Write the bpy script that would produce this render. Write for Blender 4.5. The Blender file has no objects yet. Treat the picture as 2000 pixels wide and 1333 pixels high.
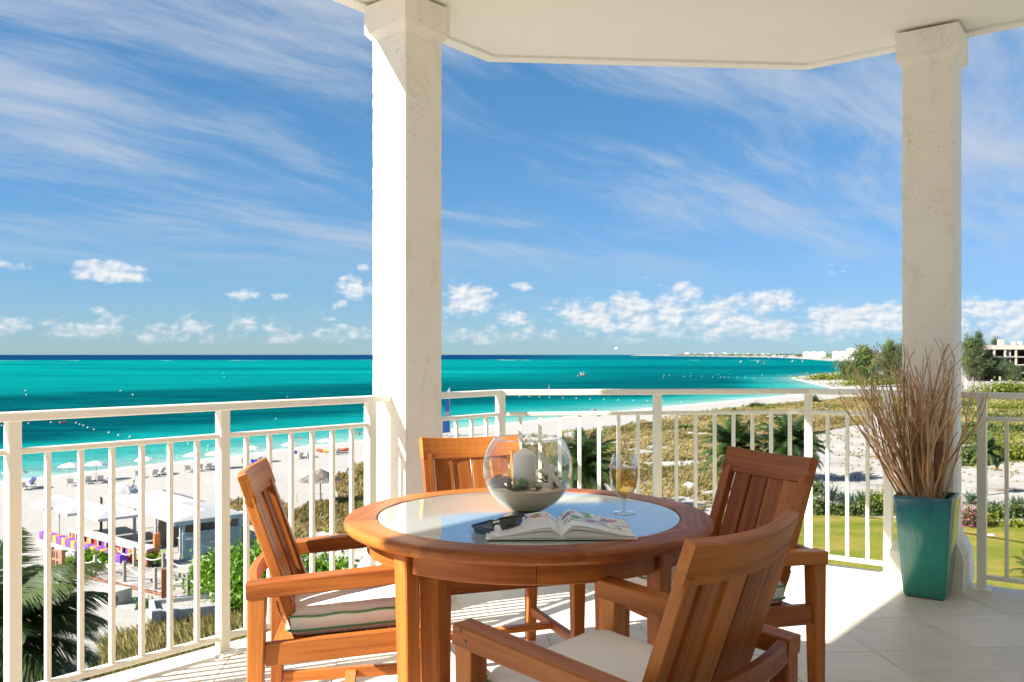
import bpy, bmesh, math, random
import numpy as np
from mathutils import Vector, Matrix

R = math.radians
random.seed(7)
RNG = np.random.default_rng(11)
scene = bpy.context.scene
COL = scene.collection

# ------------------------------------------------------------------ camera, sky, sun, exposure
FPX, HOR, CAM_H = 1740.0, 693.0, 1.275        # focal length in pixels of a 2000 px wide frame, horizon row, eye height over the balcony floor
SUN_AZ, SUN_K = R(23.0), 0.675                # direction the light travels (from +X towards +Y) and its drop per metre
SUN_EL = math.atan(SUN_K)

cam = bpy.data.cameras.new("camera")
cam.sensor_width = 36.0
cam.lens = 36.0 * FPX / 2000.0
cam.shift_y = (HOR - 666.5) / 2000.0
cam.clip_start, cam.clip_end = 0.05, 120000.0
cam.dof.use_dof = True
cam.dof.focus_distance = 2.95
cam.dof.aperture_fstop = 9.0
cam_ob = bpy.data.objects.new("camera", cam)
cam_ob.location = (0, 0, CAM_H)
cam_ob.rotation_euler = (R(90), 0, 0)
COL.objects.link(cam_ob)
scene.camera = cam_ob

sun = bpy.data.lights.new("sun", 'SUN')
sun.energy, sun.angle, sun.color = 3.5, R(0.55), (1.0, 0.95, 0.87)
sun_ob = bpy.data.objects.new("sun", sun)
sun_ob.rotation_euler = Vector((math.cos(SUN_AZ), math.sin(SUN_AZ), -SUN_K)).to_track_quat('-Z', 'Y').to_euler()
sun_ob.location = (-20, -10, 20)
COL.objects.link(sun_ob)

scene.view_settings.view_transform = 'Standard'
scene.view_settings.look = 'None'
scene.view_settings.gamma = 1.0
scene.view_settings.exposure = 2.0
scene.cycles.use_denoising = True
scene.cycles.max_bounces = 10
scene.cycles.diffuse_bounces = 6
scene.cycles.transparent_max_bounces = 24
scene.cycles.caustics_reflective = False
scene.cycles.caustics_refractive = False
scene.cycles.sample_clamp_indirect = 10.0
scene.cycles.use_adaptive_sampling = True
scene.cycles.adaptive_threshold = 0.02

# small node helper -------------------------------------------------------------------------
class NT:
    def __init__(s, tree):
        s.t, s.n, s.l = tree, tree.nodes, tree.links
    def new(s, kind, **kw):
        nd = s.n.new(kind)
        for k, v in kw.items():
            setattr(nd, k, v)
        return nd
    def put(s, sock, val):
        if val is None:
            return
        if isinstance(val, bpy.types.NodeSocket):
            s.l.new(val, sock)
        else:
            if hasattr(sock.default_value, '__len__') and not hasattr(val, '__len__'):
                val = (val,) * len(sock.default_value)
            if hasattr(sock.default_value, '__len__') and len(sock.default_value) == 4 and len(val) == 3:
                val = tuple(val) + (1.0,)
            sock.default_value = val
    def math(s, op, a, b=None, c=None, clamp=False):
        nd = s.new('ShaderNodeMath', operation=op, use_clamp=clamp)
        for i, v in enumerate((a, b, c)):
            if v is not None:
                s.put(nd.inputs[i], v)
        return nd.outputs[0]
    def vmath(s, op, a, b=None, scale=None):
        nd = s.new('ShaderNodeVectorMath', operation=op)
        s.put(nd.inputs[0], a)
        if b is not None:
            s.put(nd.inputs[1], b)
        if scale is not None:
            s.put(nd.inputs['Scale'], scale)
        return nd.outputs[1] if op in ('LENGTH', 'DOT_PRODUCT') else nd.outputs[0]
    def noise(s, vec, scale, detail=4, rough=0.55, dist=0.0, out=0, dim='3D'):
        nd = s.new('ShaderNodeTexNoise', noise_dimensions=dim)
        s.put(nd.inputs['Vector'], vec)
        for k, v in (('Scale', scale), ('Detail', detail), ('Roughness', rough), ('Distortion', dist)):
            s.put(nd.inputs[k], v)
        return nd.outputs[out]
    def voro(s, vec, scale, out='Distance', feature='F1'):
        nd = s.new('ShaderNodeTexVoronoi', feature=feature)
        s.put(nd.inputs['Vector'], vec)
        s.put(nd.inputs['Scale'], scale)
        return nd.outputs[out]
    def ramp(s, fac, stops, interp='LINEAR'):
        nd = s.new('ShaderNodeValToRGB')
        nd.color_ramp.interpolation = interp
        el = nd.color_ramp.elements
        while len(el) < len(stops):
            el.new(0.5)
        for e, (p, c) in zip(el, stops):
            e.position = p
            e.color = (c, c, c, 1) if not hasattr(c, '__len__') else tuple(c) + ((1,) if len(c) == 3 else ())
        s.put(nd.inputs[0], fac)
        return nd.outputs[0]
    def mapr(s, v, a, b, c=0.0, d=1.0, smooth=False):
        nd = s.new('ShaderNodeMapRange', interpolation_type='SMOOTHSTEP' if smooth else 'LINEAR')
        for i, x in enumerate((v, a, b, c, d)):
            s.put(nd.inputs[i], x)
        return nd.outputs[0]
    def mix(s, fac, a, b, blend='MIX'):
        nd = s.new('ShaderNodeMix', data_type='RGBA', blend_type=blend)
        s.put(nd.inputs[0], fac); s.put(nd.inputs[6], a); s.put(nd.inputs[7], b)
        return nd.outputs[2]
    def mapping(s, vec, scale=(1, 1, 1), rot=(0, 0, 0), loc=(0, 0, 0)):
        nd = s.new('ShaderNodeMapping')
        s.put(nd.inputs['Vector'], vec)
        nd.inputs['Scale'].default_value = scale
        nd.inputs['Rotation'].default_value = rot
        nd.inputs['Location'].default_value = loc
        return nd.outputs[0]
    def sep(s, vec):
        nd = s.new('ShaderNodeSeparateXYZ'); s.put(nd.inputs[0], vec); return nd.outputs
    def comb(s, x, y, z):
        nd = s.new('ShaderNodeCombineXYZ')
        for i, v in enumerate((x, y, z)):
            s.put(nd.inputs[i], v)
        return nd.outputs[0]

# ------------------------------------------------------------------ the sky
world = bpy.data.worlds.new("World")
scene.world = world
world.use_nodes = True
world.cycles.sampling_method = 'MANUAL'
world.cycles.sample_map_resolution = 512
w = NT(world.node_tree)
w.n.clear()
wout = w.new('ShaderNodeOutputWorld')
sky = w.new('ShaderNodeTexSky', sky_type='NISHITA', sun_disc=False)
sky.sun_elevation = SUN_EL
sky.sun_rotation = math.atan2(-math.cos(SUN_AZ), -math.sin(SUN_AZ))
sky.altitude, sky.air_density, sky.dust_density, sky.ozone_density = 0.0, 1.0, 0.1, 2.0
tint = w.mix(1.0, sky.outputs[0], (0.42, 0.665, 0.707), 'MULTIPLY')
soft = w.vmath('DIVIDE', tint, w.vmath('ADD', w.vmath('MULTIPLY', tint, (0.271, 0.190, 0.070)), (1, 1, 1)))
hs = w.new('ShaderNodeHueSaturation')
w.put(hs.inputs['Saturation'], 1.08)
w.put(hs.inputs['Color'], soft)
bg_sky = w.new('ShaderNodeBackground')
w.put(bg_sky.inputs[0], hs.outputs[0])
bg_sky.inputs[1].default_value = 0.060
bg_cl = w.new('ShaderNodeBackground')
bg_cl.inputs[1].default_value = 0.245
gen = w.new('ShaderNodeTexCoord').outputs['Generated']
gx, gy, gz = w.sep(gen)
el = w.math('ARCSINE', gz)                       # elevation (rad)
az = w.math('ARCTAN2', gx, gy)                   # azimuth from +Y towards +X (rad)
# high cirrus: streaks on a flat layer far above
zc = w.math('ADD', w.math('MAXIMUM', gz, 0.0), 0.16)
flat = w.comb(w.math('DIVIDE', gx, zc), w.math('DIVIDE', gy, zc), 0.0)
warp = w.noise(w.mapping(flat, (0.9, 0.9, 1)), 0.9, 2, 0.5, out=1)
flat2 = w.vmath('ADD', flat, w.vmath('SCALE', w.vmath('SUBTRACT', warp, (0.5, 0.5, 0.5)), scale=0.55))
rot = w.mapping(flat2, (1, 1, 1), (0, 0, R(-36)))
st1 = w.mapping(rot, (0.34, 0.85, 1), loc=(3.1, 0.4, 0))
st2 = w.mapping(w.mapping(flat2, (1, 1, 1), (0, 0, R(-46))), (0.62, 2.3, 1), loc=(1.7, 2.2, 0))
c1 = w.noise(st1, 1.5, 4, 0.55, 0.15)
c2 = w.noise(st2, 1.7, 6, 0.66, 0.3)
cir = w.math('ADD', w.math('MULTIPLY', c1, 0.52), w.math('MULTIPLY', c2, 0.48))
cir = w.mapr(cir, 0.415, 0.66, 0.0, 1.0, True)
cir = w.math('MULTIPLY', cir, w.mapr(el, R(3.5), R(9), 0.0, 1.0, True))
cir = w.math('MULTIPLY', cir, 0.85)
# low cumulus over the sea: a band of puffs just above the horizon
pv = w.comb(w.math('MULTIPLY', az, 1.0), w.math('MULTIPLY', el, 1.55), 0.0)
n_big = w.noise(pv, 24.0, 2, 0.5)
n_fine = w.noise(pv, 78.0, 5, 0.6)
n_lit = w.noise(w.vmath('ADD', pv, (-0.0035, 0.0055, 0.0)), 78.0, 3, 0.6)
puff = w.math('ADD', w.math('MULTIPLY', n_big, 0.62), w.math('MULTIPLY', n_fine, 0.38))
CLOUDS = [  # azimuth px, row, half width px, half height px (of a 2000 px frame), strength
    (915, 590, 62, 34, 1.0), (1000, 623, 48, 16, .85), (1110, 615, 58, 24, .9), (1215, 602, 60, 30, 1.0), (1315, 592, 55, 36, 1.0),
    (1150, 588, 34, 14, .7), (1400, 610, 55, 22, .85), (1500, 600, 75, 24, .9), (1620, 622, 90, 22, .8), (1720, 612, 70, 20, .75),
    (1920, 615, 90, 26, .85), (1018, 560, 26, 9, .8), (215, 550, 62, 20, 1.0), (40, 540, 40, 11, .55), (480, 582, 40, 13, .9),
    (545, 583, 24, 8, .7), (700, 566, 52, 18, .95), (660, 595, 16, 12, .8), (715, 523, 16, 9, .6), (985, 660, 70, 16, .75),
    (1210, 660, 80, 13, .6), (1300, 630, 170, 24, .95), (1190, 626, 110, 26, .95), (1440, 632, 120, 22, .9), (100, 648, 110, 20, .75), (260, 655, 120, 17, .72), (385, 640, 45, 12, .8),
    (420, 662, 90, 11, .6), (560, 660, 45, 12, .75), (660, 655, 80, 13, .6), (1560, 640, 200, 26, .9), (1850, 645, 170, 28, .9)]
best = None
ae = w.comb(az, el, 0.0)
for (px, py, hx, hy, sg) in CLOUDS:
    k = 1.0 / math.sqrt(2.2)
    nd = w.new('ShaderNodeVectorMath', operation='MULTIPLY_ADD')
    w.put(nd.inputs[0], ae)
    nd.inputs[1].default_value = (FPX / hx * k, FPX / hy * k, 0.0)
    nd.inputs[2].default_value = (-math.atan((px - 1000) / FPX) * FPX / hx * k, -(HOR - py) / hy * k, 0.0)
    dd = w.vmath('DOT_PRODUCT', nd.outputs[0], nd.outputs[0])
    m = w.math('MULTIPLY_ADD', dd, -sg, sg)
    best = m if best is None else w.math('MAXIMUM', best, m)
best = w.math('MAXIMUM', best, 0.0)
wide = w.math('MULTIPLY', w.mapr(el, R(0.3), R(1.2), 0.0, 1.0, True), w.mapr(el, R(1.4), R(3.2), 0.56, 0.0, True))
field = w.math('MAXIMUM', best, wide)
cum = w.math('ADD', w.math('MULTIPLY', field, 0.62), w.math('MULTIPLY', w.math('SUBTRACT', puff, 0.5), 2.1))
cum_a = w.math('MULTIPLY', w.mapr(cum, 0.23, 0.68, 0.0, 1.0, True), w.mapr(el, R(0.1), R(2.0), 0.25, 0.86, True))
cum_a = w.math('MULTIPLY', cum_a, w.mapr(el, R(5.5), R(7.5), 1.0, 0.0, True))
shade = w.mapr(w.math('SUBTRACT', n_fine, n_lit), -0.16, 0.14, 0.0, 1.0)
ccol = w.mix(shade, (0.72, 0.79, 0.87), (1.04, 1.02, 0.99))
alpha = w.math('MAXIMUM', cir, cum_a)
isc = w.math('GREATER_THAN', cum_a, cir)
w.put(bg_cl.inputs[0], w.mix(isc, (0.60, 0.67, 0.77), ccol))
above = w.math('GREATER_THAN', gz, 0.0)
mixw = w.new('ShaderNodeMixShader')
w.put(mixw.inputs[0], w.math('MULTIPLY', alpha, above))
w.l.new(bg_sky.outputs[0], mixw.inputs[1])
w.l.new(bg_cl.outputs[0], mixw.inputs[2])
w.l.new(mixw.outputs[0], wout.inputs[0])

# ------------------------------------------------------------------ tagging and mesh helpers
def tag(o, label=None, cat=None, group=None, kind=None):
    for k, v in (('label', label), ('category', cat), ('group', group), ('kind', kind)):
        if v:
            o[k] = v
    return o

def empty(name, loc=(0, 0, 0), rz=0.0, label=None, cat=None, group=None):
    o = bpy.data.objects.new(name, None)
    o.empty_display_size = 0.1
    o.location = loc
    o.rotation_euler = (0, 0, rz)
    COL.objects.link(o)
    return tag(o, label, cat, group)

def link(name, mesh, parent=None, loc=None, rz=None):
    o = bpy.data.objects.new(name, mesh)
    COL.objects.link(o)
    if parent is not None:
        o.parent = parent
    if loc is not None:
        o.location = loc
    if rz is not None:
        o.rotation_euler = (0, 0, rz)
    return o

def copy_tree(o, parent=None):
    c = o.copy()
    COL.objects.link(c)
    c.parent = parent
    for ch in o.children:
        copy_tree(ch, c)
    return c

V = Vector

def nth(i):
    w_ = ['first', 'second', 'third', 'fourth', 'fifth', 'sixth', 'seventh', 'eighth', 'ninth', 'tenth', 'eleventh', 'twelfth', 'thirteenth', 'fourteenth', 'fifteenth', 'sixteenth', 'seventeenth', 'eighteenth', 'nineteenth', 'twentieth', 'twenty-first', 'twenty-second', 'twenty-third', 'twenty-fourth', 'twenty-fifth']
    return w_[i]

class MB:
    """collects geometry; build() links it as ONE mesh object"""
    def __init__(s):
        s.v, s.f, s.bc, s.sm = [], [], [], []
    def add(s, vs, fs, bc=None, smooth=False):
        k = len(s.v)
        s.v += [tuple(p) for p in vs]
        s.bc += [tuple(p) for p in (bc if bc is not None else vs)]
        s.f += [tuple(i + k for i in f) for f in fs]
        s.sm += [smooth] * len(fs)
        return s
    def box(s, c, d, rz=0.0, ch=0.0):
        c = V(c)
        if ch:
            ax = Matrix.Rotation(rz, 3, 'Z') @ V((1, 0, 0))
            return s.board(c - ax * d[0] / 2, c + ax * d[0] / 2, d[1], d[2], ch=ch)
        m = Matrix.Rotation(rz, 3, 'Z')
        vs = [c + m @ V((sx * d[0] / 2, sy * d[1] / 2, sz * d[2] / 2)) for sz in (-1, 1) for sy in (-1, 1) for sx in (-1, 1)]
        return s.add(vs, [(0, 2, 3, 1), (4, 5, 7, 6), (0, 1, 5, 4), (2, 6, 7, 3), (0, 4, 6, 2), (1, 3, 7, 5)])
    def sweep(s, pts, w, h, up=(0, 0, 1), ch=0.003, w1=None, h1=None, smooth=False):
        """rectangular bar with chamfered long edges along a polyline"""
        pts = [V(p) for p in pts]
        n = len(pts)
        off = random.random() * 50
        acc, L = 0.0, [0.0]
        for i in range(1, n):
            acc += (pts[i] - pts[i - 1]).length
            L.append(acc)
        vs, bc = [], []
        for i, p in enumerate(pts):
            a = (pts[min(i + 1, n - 1)] - pts[max(i - 1, 0)]).normalized()
            u = up[i] if isinstance(up, list) else up
            side = a.cross(V(u)).normalized()
            uu = side.cross(a).normalized()
            t = L[i] / max(acc, 1e-9)
            ww = (w + ((w1 if w1 is not None else w) - w) * t) / 2
            hh = (h + ((h1 if h1 is not None else h) - h) * t) / 2
            c = min(ch, ww * 0.9, hh * 0.9)
            for (x, y) in ((-ww + c, -hh), (ww - c, -hh), (ww, -hh + c), (ww, hh - c), (ww - c, hh), (-ww + c, hh), (-ww, hh - c), (-ww, -hh + c)):
                vs.append(p + side * x + uu * y)
                bc.append((L[i] + off, x + off * 0.37, y + off * 0.73))
        fs = []
        for i in range(n - 1):
            for k in range(8):
                a, b = i * 8 + k, i * 8 + (k + 1) % 8
                fs.append((a, b, b + 8, a + 8))
        fs.append(tuple(range(7, -1, -1)))
        fs.append(tuple((n - 1) * 8 + k for k in range(8)))
        return s.add(vs, fs, bc, smooth)
    def board(s, p0, p1, w, h, up=(0, 0, 1), ch=0.003, w1=None, h1=None):
        d = (V(p1) - V(p0)).normalized()
        if abs(d.dot(V(up).normalized())) > 0.98:
            up = (0, 1, 0) if abs(d.y) < 0.9 else (1, 0, 0)
        return s.sweep([p0, p1], w, h, up, ch, w1, h1)
    def tube(s, pts, r, n=8, caps=True, smooth=True):
        pts = [V(p) for p in pts]
        m = len(pts)
        rr = r if hasattr(r, '__len__') else [r] * m
        ref = V((0.31, 0.87, 0.38)).normalized()
        vs, bc, acc = [], [], 0.0
        for i, p in enumerate(pts):
            a = (pts[min(i + 1, m - 1)] - pts[max(i - 1, 0)])
            a = a.normalized() if a.length > 1e-9 else V((0, 0, 1))
            e1 = a.cross(ref)
            e1 = e1.normalized() if e1.length > 0.05 else a.cross(V((1, 0, 0))).normalized()
            e2 = a.cross(e1)
            if i:
                acc += (p - pts[i - 1]).length
            for k in range(n):
                t = 2 * math.pi * k / n
                vs.append(p + (e1 * math.cos(t) + e2 * math.sin(t)) * rr[i])
                bc.append((acc, math.cos(t) * rr[i], math.sin(t) * rr[i]))
        fs = []
        for i in range(m - 1):
            for k in range(n):
                a, b = i * n + k, i * n + (k + 1) % n
                fs.append((a, a + n, b + n, b))
        if caps:
            fs.append(tuple(range(n)))
            fs.append(tuple((m - 1) * n + k for k in range(n - 1, -1, -1)))
        return s.add(vs, fs, bc, smooth)
    def lathe(s, prof, n=40, c=(0, 0, 0), smooth=True, closed=False):
        vs, fs = [], []
        m = len(prof)
        for (r, z) in prof:
            for k in range(n):
                t = 2 * math.pi * k / n
                vs.append((c[0] + r * math.cos(t), c[1] + r * math.sin(t), c[2] + z))
        for i in range(m if closed else m - 1):
            for k in range(n):
                a, b = i * n + k, i * n + (k + 1) % n
                j = ((i + 1) % m) * n - i * n
                fs.append((a, b, b + j, a + j))
        if not closed:
            if prof[0][0] > 1e-6:
                fs.append(tuple(range(n - 1, -1, -1)))
            if prof[-1][0] > 1e-6:
                fs.append(tuple((m - 1) * n + k for k in range(n)))
        return s.add(vs, fs, None, smooth)
    def prism(s, poly, z0, z1):
        n = len(poly)
        vs = [(p[0], p[1], z0) for p in poly] + [(p[0], p[1], z1) for p in poly]
        fs = [tuple(range(n - 1, -1, -1)), tuple(range(n, 2 * n))] + [(i, (i + 1) % n, (i + 1) % n + n, i + n) for i in range(n)]
        return s.add(vs, fs)
    def mesh(s, name, mat):
        me = bpy.data.meshes.new(name)
        me.from_pydata(s.v, [], s.f)
        at = me.attributes.new('bc', 'FLOAT_VECTOR', 'POINT')
        at.data.foreach_set('vector', np.array(s.bc, dtype=np.float32).ravel())
        me.polygons.foreach_set('use_smooth', s.sm)
        if mat is not None:
            me.materials.append(mat)
        me.update()
        return me
    def build(s, name, mat, parent=None, loc=None, rz=None):
        return link(name, s.mesh(name, mat), parent, loc, rz)

def tri_mesh(name, verts, faces, mat, rnd=None):
    """bulk mesh from arrays; rnd = per-vertex random number stored as 'rnd'"""
    me = bpy.data.meshes.new(name)
    nv, nf, k = len(verts), len(faces), faces.shape[1]
    me.vertices.add(nv)
    me.vertices.foreach_set('co', np.asarray(verts, np.float32).ravel())
    me.loops.add(nf * k)
    me.loops.foreach_set('vertex_index', np.asarray(faces, np.int32).ravel())
    me.polygons.add(nf)
    me.polygons.foreach_set('loop_start', np.arange(0, nf * k, k, dtype=np.int32))
    if rnd is not None:
        at = me.attributes.new('rnd', 'FLOAT', 'POINT')
        at.data.foreach_set('value', np.asarray(rnd, np.float32))
    me.materials.append(mat)
    me.update(calc_edges=True)
    return me

# ------------------------------------------------------------------ materials
M = {}

def mat(name):
    m = bpy.data.materials.new(name)
    m.use_nodes = True
    t = NT(m.node_tree)
    p = t.n['Principled BSDF']
    M[name] = m
    return t, p

def setp(t, p, **kw):
    for k, v in kw.items():
        t.put(p.inputs[{'base': 'Base Color', 'rough': 'Roughness', 'spec': 'Specular IOR Level', 'metal': 'Metallic', 'normal': 'Normal',
                        'coat': 'Coat Weight', 'coatr': 'Coat Roughness', 'sss': 'Subsurface Weight', 'trans': 'Transmission Weight', 'ior': 'IOR', 'sheen': 'Sheen Weight'}[k]], v)

def bump(t, h, strength=0.3, dist=0.01):
    b = t.new('ShaderNodeBump')
    t.put(b.inputs['Height'], h)
    t.put(b.inputs['Strength'], strength)
    t.put(b.inputs['Distance'], dist)
    return b.outputs[0]

def plain(name, col, rough=0.5, spec=0.4, var=0.08, nscale=6.0, bmp=0.0, bscale=120.0):
    """painted or simple surface with slight tone variation and relief"""
    t, p = mat(name)
    pos = t.new('ShaderNodeNewGeometry').outputs['Position']
    n = t.noise(pos, nscale, 4)
    c = t.mix(n, tuple(x * (1 - var) for x in col), tuple(min(1, x * (1 + var)) for x in col))
    setp(t, p, base=c, rough=rough, spec=spec)
    if bmp:
        setp(t, p, normal=bump(t, t.noise(pos, bscale, 3), bmp, 0.004))
    return M[name]

# teak: fine grain along each board, read from the board's own coordinates
def wood(name, dark, light, rough=0.36, spec=0.45, streak=26.0, bmp=0.12):
    t, p = mat(name)
    bc = t.new('ShaderNodeAttribute', attribute_name='bc').outputs['Vector']
    wob = t.noise(t.mapping(bc, (3, 9, 9)), 1.0, 2, out=1)
    v = t.vmath('ADD', bc, t.vmath('SCALE', wob, scale=0.015))
    g1 = t.noise(t.mapping(v, (1.3, streak, streak)), 1.6, 5, 0.6)
    g2 = t.noise(t.mapping(v, (4, 150, 150)), 1.0, 4, 0.65)
    big = t.noise(t.mapping(bc, (1.2, 5, 5)), 1.0, 2)
    rnd = t.new('ShaderNodeObjectInfo').outputs['Random']
    fac = t.math('ADD', t.math('ADD', t.math('MULTIPLY', g1, 0.62), t.math('MULTIPLY', g2, 0.36)), t.math('MULTIPLY', big, 0.3))
    fac = t.math('ADD', fac, t.math('SUBTRACT', t.math('MULTIPLY', rnd, 0.34), 0.21))
    c = t.ramp(fac, [(0.36, dark), (0.58, tuple((a + b) / 2 for a, b in zip(dark, light))), (0.78, light)])
    setp(t, p, base=c, rough=t.mapr(g1, 0.3, 0.7, rough + 0.08, rough - 0.04), spec=spec, normal=bump(t, g2, bmp, 0.001))
    return M[name]

wood('teak', (0.215, 0.052, 0.010), (0.52, 0.182, 0.036), 0.42, 0.28)
wood('plank', (0.22, 0.19, 0.17), (0.46, 0.42, 0.39), 0.8, 0.15, 18, 0.4)
wood('grey_post', (0.16, 0.15, 0.12), (0.38, 0.36, 0.30), 0.85, 0.1, 14, 0.4)
wood('brown_post', (0.16, 0.055, 0.018), (0.42, 0.17, 0.06), 0.6, 0.2, 14, 0.3)
wood('red_timber', (0.20, 0.085, 0.05), (0.40, 0.20, 0.12), 0.7, 0.2, 14, 0.3)
wood('twig', (0.30, 0.155, 0.07), (0.72, 0.48, 0.28), 0.75, 0.15, 40, 0.3)
wood('bark', (0.10, 0.075, 0.05), (0.25, 0.20, 0.15), 0.9, 0.1, 10, 0.6)

plain('rail_paint', (0.83, 0.83, 0.735), 0.34, 0.45, 0.02, 3.0)
plain('white_paint', (0.42, 0.42, 0.41), 0.5, 0.35, 0.03, 2.0)
plain('canvas', (0.50, 0.50, 0.50), 0.85, 0.15, 0.03, 3.0, 0.1, 30)
plain('grey_concrete', (0.46, 0.44, 0.40), 0.9, 0.15, 0.18, 1.2, 0.3, 20)
plain('raw_concrete', (0.46, 0.41, 0.35), 0.9, 0.15, 0.2, 0.25)
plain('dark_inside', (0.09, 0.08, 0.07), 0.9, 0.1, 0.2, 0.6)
plain('hut_blue', (0.26, 0.39, 0.42), 0.6, 0.3, 0.08, 1.5)
plain('hut_inner', (0.30, 0.26, 0.21), 0.8, 0.2, 0.12, 1.5)
plain('orange', (0.85, 0.25, 0.07), 0.6, 0.3, 0.05)
plain('purple', (0.16, 0.06, 0.47), 0.6, 0.3, 0.05)
plain('lavender', (0.58, 0.48, 0.70), 0.6, 0.3, 0.05)
plain('red', (0.72, 0.06, 0.02), 0.5, 0.35, 0.05)
plain('blue_cloth', (0.01, 0.035, 0.33), 0.8, 0.2, 0.08)
plain('bright_blue', (0.02, 0.16, 0.55), 0.5, 0.4, 0.05)
plain('yellow', (0.80, 0.48, 0.08), 0.4, 0.4, 0.05)
plain('rope', (0.62, 0.58, 0.48), 0.9, 0.1, 0.12, 30)
plain('steel', (0.36, 0.36, 0.36), 0.35, 0.5, 0.05)
plain('mauve_post', (0.48, 0.42, 0.44), 0.7, 0.25, 0.08)
plain('skin', (0.32, 0.18, 0.12), 0.6, 0.3, 0.05)
plain('dark_skin', (0.10, 0.055, 0.035), 0.6, 0.3, 0.05)
plain('navy', (0.02, 0.03, 0.07), 0.8, 0.2, 0.05)
plain('candle_wax', (0.92, 0.91, 0.88), 0.42, 0.4, 0.02, 10)
M['candle_wax'].node_tree.nodes['Principled BSDF'].inputs['Subsurface Weight'].default_value = 0.15
plain('wick', (0.06, 0.05, 0.04), 0.9, 0.1)
plain('starfish_white', (0.88, 0.83, 0.76), 0.85, 0.15, 0.06, 60, 0.6, 320)
plain('pebble', (0.66, 0.58, 0.49), 0.55, 0.4, 0.25, 45)
plain('shell', (0.22, 0.14, 0.10), 0.5, 0.4, 0.7, 26, 0.4, 90)
plain('paper_edge', (0.80, 0.79, 0.76), 0.8, 0.2, 0.06, 3)
plain('pink', (0.62, 0.08, 0.26), 0.7, 0.2, 0.1)
plain('glasses_frame', (0.02, 0.022, 0.026), 0.18, 0.6, 0.02)

def travertine():
    t, p = mat('travertine')
    pos = t.new('ShaderNodeNewGeometry').outputs['Position']
    rnd = t.new('ShaderNodeObjectInfo').outputs['Random']
    off = t.vmath('ADD', pos, t.comb(t.math('MULTIPLY', rnd, 37.0), t.math('MULTIPLY', rnd, 11.0), 0.0))
    cloud = t.noise(t.mapping(off, (2.2, 5.0, 1), (0, 0, R(6))), 1.4, 6, 0.62, 0.8)
    vein = t.noise(t.mapping(off, (4, 17, 1), (0, 0, R(9))), 1.5, 6, 0.65, 0.6)
    c = t.ramp(t.math('ADD', t.math('MULTIPLY', cloud, 0.6), t.math('MULTIPLY', vein, 0.4)), [(0.30, (0.62, 0.53, 0.42)), (0.50, (0.78, 0.70, 0.585)), (0.72, (0.86, 0.80, 0.70))])
    c = t.mix(t.mapr(rnd, 0, 1, 0.0, 0.32), c, (0.52, 0.45, 0.36))
    pit_n = t.noise(t.mapping(off, (26, 52, 1)), 1.0, 3, 0.6)
    pit = t.math('MULTIPLY', t.mapr(pit_n, 0.70, 0.76), t.mapr(t.noise(off, 3.2, 2), 0.52, 0.62))
    c = t.mix(t.math('MULTIPLY', pit, 0.6), c, (0.26, 0.20, 0.14))
    setp(t, p, base=c, rough=t.mapr(cloud, 0.3, 0.7, 0.34, 0.5), spec=0.4, normal=bump(t, t.math('SUBTRACT', t.math('MULTIPLY', vein, 0.2), pit), 0.25, 0.003))
travertine()
plain('grout', (0.30, 0.26, 0.21), 0.9, 0.1, 0.1, 20)

def coral_stone():
    t, p = mat('coral_stone')
    pos = t.new('ShaderNodeNewGeometry').outputs['Position']
    big = t.noise(pos, 3.2, 4, 0.6)
    fine = t.noise(pos, 55.0, 4, 0.62)
    stain = t.math('MULTIPLY', t.mapr(t.noise(t.mapping(pos, (4, 4, 1.7)), 1.5, 5, 0.65, 0.6), 0.52, 0.72), t.mapr(fine, 0.38, 0.6))
    c = t.mix(big, (0.87, 0.81, 0.71), (0.92, 0.88, 0.81))
    c = t.mix(t.math('MULTIPLY', stain, 0.38), c, (0.56, 0.44, 0.31))
    pn = t.noise(t.mapping(pos, (1, 1, 0.7)), 85.0, 3, 0.6)
    pits = t.math('MULTIPLY', t.mapr(pn, 0.62, 0.70), t.mapr(t.noise(pos, 7.0, 3), 0.46, 0.62))
    c = t.mix(t.math('MULTIPLY', pits, 0.7), c, (0.34, 0.26, 0.17))
    h = t.math('SUBTRACT', t.math('ADD', t.math('MULTIPLY', fine, 0.5), t.math('MULTIPLY', t.noise(pos, 160, 3), 0.3)), t.math('MULTIPLY', pits, 0.9))
    setp(t, p, base=c, rough=0.9, spec=0.2, normal=bump(t, h, 0.6, 0.005))
coral_stone()

def stucco(name, col):
    t, p = mat(name)
    pos = t.new('ShaderNodeNewGeometry').outputs['Position']
    n = t.noise(pos, 0.9, 4, 0.6)
    c = t.mix(n, tuple(x * 0.95 for x in col), col)
    setp(t, p, base=c, rough=0.85, spec=0.2, normal=bump(t, t.noise(pos, 90, 4), 0.12, 0.003))
stucco('ceiling_paint', (0.88, 0.85, 0.78))
stucco('wall_paint', (0.85, 0.81, 0.72))

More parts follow.
